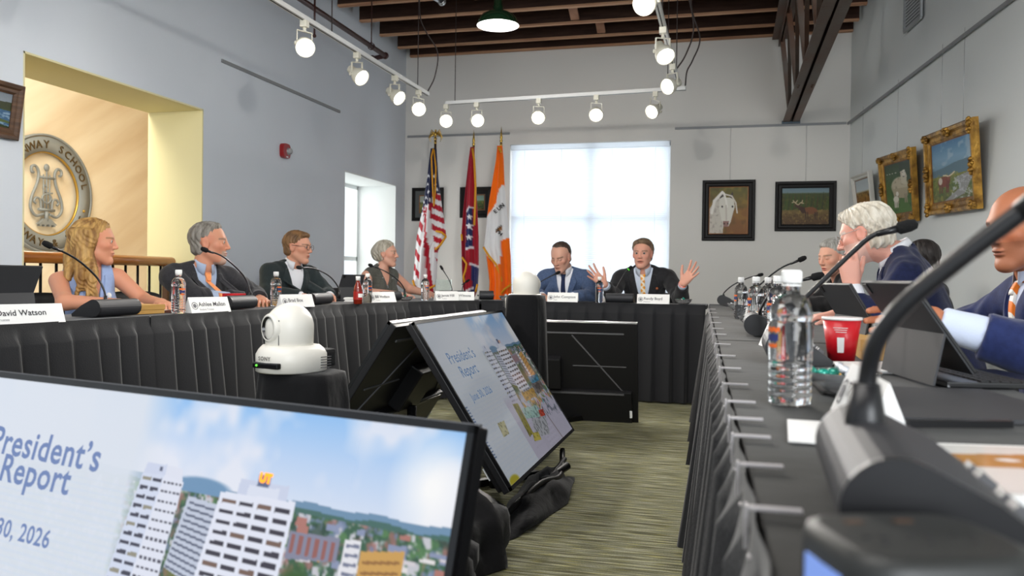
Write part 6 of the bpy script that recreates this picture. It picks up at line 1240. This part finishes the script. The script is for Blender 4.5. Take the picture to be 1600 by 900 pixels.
def chair(label, x, y, yaw):
    t = thing('conference_chair', label, 'chair', (x, y, 0), radians(yaw-90), 'black conference chairs'); rz = 0
    MB().box((0, .02, .345), (.46, .45, .05)).build('seat', CHB, t, bevel=.015)
    rows = []
    for k in range(9):
        z = .48+.34*k/8; rows.append([(-.22+.44*i/12, -.285-.05*k/8+.035*(abs(i-6)/6)**2*1.0, z-(.03*((i-6)/6)**4 if k == 8 else 0)) for i in range(13)])
    m = MB(); m.smooth = True; m.grid(rows); o = m.build('backrest', CHB, t, fix=False); q = o.modifiers.new('thick', 'SOLIDIFY'); q.thickness = .035
    for sx in (-1, 1):
        MB().tube([(sx*.2, -.20, .33), (sx*.2, -.30, .40), (sx*.2, -.31, .56)], .012, 8).build('back_support', m_blackmetal, t)
        for sy in (-1, 1): MB().cyl((sx*.19, .02+sy*.19, .33), (sx*.21, .02+sy*.21, 0), .012, n=10).build('leg', m_blackmetal, t)
    return t
# ================================================================ the people round the tables
mS = lambda n, c, c2=None, sc=60, b=.10: mat(n, rgb(*c), .78, spec=.25, sheen=.15, vary=(sc, rgb(*(c2 or c))), bump=(260, b))
white_sh = mS('shirt_white', (236, 238, 244)); blue_sh = mS('shirt_pale_blue', (170, 186, 212))
def H(px, py, ax, v): return on(px, py, ax, v)
def tie_stripes(name, c1, c2, scale, rot, checks=False):
    m = mat(name, rgb(*c1), .5, spec=.4); N, L = m.node_tree.nodes, m.node_tree.links; b = N['Principled BSDF']; tc = N.new('ShaderNodeTexCoord'); out = []
    for r in ((rot, -rot) if checks else (rot,)):
        mp = N.new('ShaderNodeMapping'); mp.inputs['Rotation'].default_value = r if isinstance(r, tuple) else (0, r, 0); w = N.new('ShaderNodeTexWave'); w.inputs['Scale'].default_value = scale; w.wave_profile = 'SIN'; rp_ = N.new('ShaderNodeValToRGB'); rp_.color_ramp.interpolation = 'CONSTANT'; rp_.color_ramp.elements[1].position = .62 if checks else .5; rp_.color_ramp.elements[0].color = (*rgb(*c1), 1); rp_.color_ramp.elements[1].color = (*rgb(*c2), 1)
        L.new(tc.outputs['Object'], mp.inputs[0]); L.new(mp.outputs[0], w.inputs['Vector']); L.new(w.outputs['Fac'], rp_.inputs[0]); out.append(rp_.outputs[0])
    if checks:
        mx = N.new('ShaderNodeMix'); mx.data_type = 'RGBA'; mx.blend_type = 'LIGHTEN'; mx.inputs[0].default_value = .7; L.new(out[0], mx.inputs[6]); L.new(out[1], mx.inputs[7]); L.new(mx.outputs[2], b.inputs['Base Color'])
    else: L.new(out[0], b.inputs['Base Color'])
    return m
# 1 woman in pale blue
hc = H(150, 379, 0, -3.22)
BL_CH = []
for s in (-1, 1):
    for k in range(7):
        a = .35+k*.36; x0, y0 = s*.088*sin(a*.9+.5), -.012-.10*(k/6); ph = k*1.7; BL_CH.append(([(x0*(1+.10*j/6)+.012*sin(ph+j*1.5), y0+.012*cos(ph+j*1.4)+.004*j*(1 if k < 3 else 0), .05-.05*j) for j in range(8 if k < 4 else 6)], .024, .007, .007))
h1 = dict(mat=hairmat('blonde', (196, 156, 92), (128, 90, 48)), t=.016, front=.060, top=.074, side=-.012, nape=-.10, wave=.0035, reach=.26, down=1.55, earz=-.2, temple=.05, lumps=[((0, -.05, .02), (.085, .08, .10)), ((0, -.08, -.06), (.08, .06, .10))],
  chains=BL_CH+[([(s*.070, -.015, .045), (s*.084, -.03, -.02), (s*.09, -.03, -.09), (s*.088, .005, -.15), (s*.095, .0, -.21), (s*.085, .02, -.27), (s*.088, .03, -.31)], .026, .010) for s in (-1, 1)]+[([(s*.06, -.04, .05), (s*.085, -.06, -.05), (s*.09, -.055, -.13), (s*.10, -.05, -.19), (s*.085, -.04, -.25)], .034, .014) for s in (-1, 1)]+[([(s*.03, -.09, .03), (s*.05, -.11, -.06), (s*.055, -.115, -.14), (s*.07, -.11, -.2)], .036, .016) for s in (-1, 1)])
D = person('woman with long wavy blonde hair in a sleeveless pale blue vest', hc, 31, 2, -36, (-3.32, hc.y+.08), dict(fem=1, shw=.175, w=.86, arm=.92, skin=(214, 150, 120), brow=(130, 96, 60), lip=(190, 100, 96), hair=h1, bare=1, ah=.034, jaw=.9, nose=.85, hs=.97, neckr=.05, arms=dict(R=((-3.20, hc.y-.23, .79), (-2.94, hc.y-.16, .785)), L=((-3.06, hc.y+.17, .79), (-2.84, hc.y+.02, .785)))))
pb = mS('vest_pale_blue', (152, 172, 212), (146, 166, 206)); g = garment(D, 'vest', pb, .010, V=(.075, .30, .60), armhole='cut', seed=3, h=.006, folds=.6, top=.66); bv = bvh_of(g)
for s in (-1, 1): strip('lapel', bv, D['FB'], [(s*.078, .55), (s*.07, .50), (s*.045, .41), (s*.004, .30)], [(s*.125, .545), (s*.128, .49), (s*.088, .40), (s*.02, .295)], pb, D['root'], .006, .001)
for z in (.275, .19):
    o = bv.ray_cast(D['FB'].w((.01, 0, z))+D['FB'].d((0, 1, 0))*.6, -D['FB'].d((0, 1, 0)))[0]; MB().sphere(o, .010).build('pearl_button', m_brass, D['root'], True)
o = bv.ray_cast(D['FB'].w((-.085, 0, .43))+D['FB'].d((0, 1, 0))*.6, -D['FB'].d((0, 1, 0)))[0]; MB().sphere(o+D['FB'].d((0, .006, 0)), (.017, .008, .017)).build('white_brooch', m_cap, D['root'], True)
chair('black chair of the woman in pale blue', -3.36, hc.y+.05, 0)
# 2 man with orange tie
hc = H(328, 381, 0, -3.02); grey_h = hairmat('grey', (150, 146, 138), (104, 98, 90))
D = person('grey haired man with goatee in charcoal suit and plain orange tie', hc, 24, 0, -28, (-3.20, hc.y+.05), dict(shw=.215, w=1.10, skin=(206, 146, 118), brow=(120, 104, 90), beard=((176, 162, 148), .85), hs=1.06, nose=.85, hair=dict(mat=grey_h, t=.009, front=.052, top=.078, side=-.010, nape=-.07, lumps=[((0, .02, .088), (.05, .05, .03))]), arms=dict(R=((-2.98, hc.y-.20, .80), (-2.76, hc.y+.02, .79)), L=((-2.92, hc.y+.34, .80), (-2.74, hc.y+.10, .79)))))
suit(D, mS('suit_charcoal', (52, 52, 56), (44, 44, 48)), blue_sh, mS('tie_orange', (244, 160, 104), (236, 150, 94)), 1, pin=(-.125, .445), tag_=(.135, .455)); chair('black chair of the man with the plain orange tie', -3.34, hc.y+.03, -8)
# 3 man in glasses
hc = H(466, 387, 0, -3.12)
D = person('brown haired man with glasses in dark green suit and open white collar', hc, 2, 4, -26, (-3.30, hc.y+.03), dict(shw=.205, skin=(214, 158, 132), brow=(120, 92, 66), hs=1.0, nose=.9, hair=dict(mat=hairmat('sandy', (142, 106, 70), (96, 72, 50)), t=.013, front=.066, top=.072, side=-.004, nape=-.07, lumps=[((.0, .045, .092), (.055, .04, .022))])))
suit(D, mS('suit_dark_green', (44, 54, 56), (38, 46, 48), 30), white_sh, None, 4, tag_=(-.135, .36), tie_open=True); glasses(D, mat('tortoise_rim', rgb(70, 44, 34), .3), .0019); chair('black chair of the man in glasses', -3.40, hc.y, -10)
# 4 woman in grey top
hc = H(604, 397, 0, -2.98)
h4 = dict(mat=hairmat('silver', (196, 190, 176), (150, 142, 126)), t=.015, front=.062, top=.068, side=-.0, nape=-.075, earz=.015, lumps=[((0, -.09, .01), (.06, .05, .07)), ((0, -.115, .02), (.035, .03, .04))])
D = person('silver haired woman with updo and bare arms in grey ruffled top', hc, 6, 0, -26, (-3.14, hc.y+.05), dict(fem=1, shw=.185, w=.95, arm=.95, skin=(216, 164, 142), brow=(150, 130, 110), lip=(190, 110, 106), hair=h4, bare=1, jaw=.92, nose=.95, hs=.97, neckr=.05, arms=dict(L=((-2.86, hc.y+.28, .82), (-2.62, hc.y+.14, .785)))))
gt = mS('top_grey_green', (88, 88, 82), (78, 78, 72)); g = garment(D, 'ruffled_top', gt, .012, armhole='cap', V=(.07, .42, .60), seed=6, h=.0065, folds=1.2); bv = bvh_of(g)
for s in (-1, 1): strip('ruffle', bv, D['FB'], [(s*.06, .52), (s*.03, .40), (s*.015, .28), (s*.03, .20)], [(s*.15, .52), (s*.165, .40), (s*.14, .30), (s*.08, .20)], gt, D['root'], .022, .002, 20, 8)
FB = D['FB']; m = MB()
for k in range(11): a = pi*k/10; m.sphere(FB.w((.062*cos(a), .098, .52-.075*sin(a))), .007)
m.sphere(FB.w((0, .11, .43)), .02); m.build('necklace', m_alu, D['root'], True)
for x in (-1, 1): MB().sphere(D['FH'].w((x*.082, -.005, -.045)), .005).build('earring', m_alu, D['root'], True)
chair('black chair of the woman in the grey top', -3.24, hc.y+.02, -12)
# 5 man in blue suit looking down
hc = H(876, 402, 1, 7.14)
D = person('balding man in blue suit and navy tie looking down at table', hc, -106, 24, -92, (hc.x+.03, 7.40), dict(shw=.21, skin=(216, 166, 144), brow=(110, 86, 70), closed=1, hs=1.05, hair=dict(mat=hairmat('dark_brown', (84, 66, 54), (54, 42, 36)), t=.011, front=.046, top=.092, side=-.002, nape=-.07, temple=.42, wave=.0015)))
suit(D, mS('suit_blue', (84, 102, 136), (70, 88, 120), 90), white_sh, mS('tie_navy', (34, 44, 76)), 7, pin=(-.115, .46), square=(-.13, .37)); chair('black chair of the man in the blue suit', hc.x+.03, 7.46, -92)
# 6 man with raised hands
hc = H(1004, 397, 1, 7.16)
wr, wl_ = H(945, 445, 1, 6.82), H(1067, 443, 1, 6.82); er_, el_ = H(957, 462, 1, 7.02), H(1063, 466, 1, 7.0)
D = person('man in black suit and orange plaid tie speaking with both hands raised', hc, -97, 3, -90, (hc.x+.02, 7.44), dict(shw=.215, skin=(222, 164, 142), brow=(120, 96, 74), open=.005, hs=1.03, gaze=-.1, hair=dict(mat=hairmat('brown_grey', (134, 110, 86), (88, 72, 58)), t=.017, front=.060, top=.084, side=.004, nape=-.07, lumps=[((-.02, .045, .095), (.055, .04, .02)), ((.045, .02, .08), (.03, .04, .03))]),
  arms=dict(R=(er_, wr, dict(d=(-.62, -.25, .62), palm=(.45, -.85, .15), th=(.5, 0, .9), pose='spread', spread=11, tip=wr+Vector((-.2, 0, .1)), sc=1.05)), L=(el_, wl_, dict(d=(.55, -.2, .72), palm=(-.4, -.9, .1), th=(-.7, 0, .6), pose='spread', spread=12, tip=wl_+Vector((.15, 0, .2)), sc=1.05)))))
suit(D, mS('suit_black', (42, 42, 45), (36, 36, 38)), mS('shirt_ice', (206, 216, 232)), tie_stripes('tie_orange_plaid', (240, 160, 40), (246, 236, 214), 9, .75, True), 9, cuff=.84, pin=(-.12, .46)); chair('black chair of the man with raised hands', hc.x+.02, 7.50, -90)
E_, W_ = D['E']['L'][1], D['E']['L'][2]; dd = (W_-E_).normalized(); p_ = W_-dd*.012; MB().lathe([(.031, -.008), (.034, -.008), (.034, .008), (.031, .008), (.031, -.008)], 24, frameT(p_, dd.orthogonal(), dd.cross(dd.orthogonal()), dd)).build('orange_wristband', mat('orange_band', rgb(240, 96, 30), .5), D['root'], True)
# 7 woman in black on the right
hc = H(1301, 403, 1, 6.1)
D = person('silver haired woman in black with hoop earring, right row', hc, -142, 10, -170, (hc.x+.20, 6.14), dict(fem=1, shw=.18, w=.92, skin=(218, 164, 140), brow=(140, 116, 96), lip=(180, 60, 60), closed=1, jaw=.92, nose=.92, hs=1.04, neckr=.05, hair=dict(mat=hairmat('silver_swept', (184, 182, 176), (138, 136, 130)), t=.015, front=.060, top=.070, side=.004, nape=-.07, earz=.01, lumps=[((0, -.07, .0), (.075, .06, .08)), ((0, .03, .09), (.05, .05, .025))])))
garment(D, 'black_cardigan', mS('knit_black', (24, 24, 26)), .014, sleeve=.97, V=(.05, .40, .60), seed=12); m = MB()
for x in (-1, 1): m.tube([D['FH'].w((x*.083, -.004+.018*sin(a), -.058+.022*cos(a))) for a in [2*pi*k/16 for k in range(17)]], .0015, 5, False)
m.build('hoop_earring', m_brass, D['root'], True); chair('black chair of the woman in black', hc.x+.28, 6.14, -170)
# 8 white haired man
hc = H(1350, 369, 1, 3.95)
wl8, el8 = H(1331, 446, 1, 3.72), H(1352, 520, 1, 3.62); wr8 = H(1304, 499, 1, 3.98); wr8.z = .79; er8 = wr8+Vector((.24, .06, .02))
D = person('white haired man in navy suit leaning forward, hand at his mouth', hc, 158, 16, 172, (hc.x+.36, 3.98), dict(neck=hc+Vector((.125, .0, -.080)), shw=.215, w=1.05, skin=(224, 166, 148), brow=(214, 204, 192), stub=((228, 214, 204), .35), hs=1.05, h=.0032, hair=dict(mat=hairmat('white', (232, 226, 212), (196, 186, 168)), t=.020, front=.064, top=.070, side=-.004, nape=-.085, wave=.005, curl=1.0, lumps=[((0, .045, .09), (.06, .045, .03)), ((0, -.07, .04), (.08, .06, .08))]),
  arms=dict(L=(el8, wl8, dict(d=(-.12, .03, 1.0), palm=(-.05, .95, .15), th=(.9, .2, .2), pose='chin', tip=wl8+Vector((0, 0, .2)))), R=(er8, wr8))), -6)
suit(D, mS('suit_navy', (30, 38, 76), (24, 31, 64)), white_sh, None, 14, tie_open=True, cuff=dict(L=.72, R=.86)); glasses(D, m_alu, .0012); chair('black chair of the white haired man', hc.x+.44, 3.98, 172)
dd = (wl8-el8).normalized(); p_ = wl8-dd*.025; MB().lathe([(.032, -.010), (.035, -.010), (.035, .010), (.032, .010), (.032, -.010)], 24, frameT(p_, dd.orthogonal(), dd.cross(dd.orthogonal()), dd)).build('watch_strap', m_micb, D['root'], True)
# 9 man behind him
hc = H(1438, 409, 1, 5.05)
D = person('man with short dark hair turned away, behind the white haired man', hc, 128, 6, 160, (hc.x+.14, 5.0), dict(shw=.21, skin=(96, 64, 50), brow=(30, 24, 22), hs=1.0, hair=dict(mat=hairmat('black_short', (48, 42, 40), (30, 27, 26)), t=.007, front=.060, top=.07, side=-.004, nape=-.085, wave=.0015)))
suit(D, mS('suit_dark_grey', (40, 40, 44)), white_sh, None, 16, tie_open=True); chair('black chair of the man turned away', hc.x+.22, 5.0, 160)
# 10 bald man at the right edge
hc = H(1597, 357, 1, 2.92)
wl10 = H(1462, 502, 1, 2.06); el10 = H(1660, 562, 1, 2.02); er10 = Vector((.84, 3.3, .79)); wr10 = Vector((.62, 3.12, .785))
D = person('bald man in navy suit and orange striped tie holding a tablet', hc, -158, 9, -178, (hc.x+.16, 2.90), dict(shw=.22, w=1.08, skin=(184, 118, 86), brow=(60, 42, 34), lip=(150, 88, 76), hs=1.08, h=.003, nose=1.12, stub=((120, 80, 62), .3),
  arms=dict(L=(el10, wl10, dict(d=(-.52, .82, -.06), palm=(-.8, -.5, -.1), th=(0, 0, 1), pose='grip', tip=wl10+Vector((-.2, 0, 0)), sc=1.0)), R=(er10, wr10))))
suit(D, mS('suit_navy_bright', (34, 46, 92), (28, 38, 80)), mS('shirt_white_blue', (206, 216, 238)), tie_stripes('tie_orange_white', (240, 236, 230), (236, 124, 30), 7, (0, .6, 0)), 18, cuff=dict(L=.62, R=.88)); chair('black chair of the bald man', hc.x+.26, 2.90, -178)
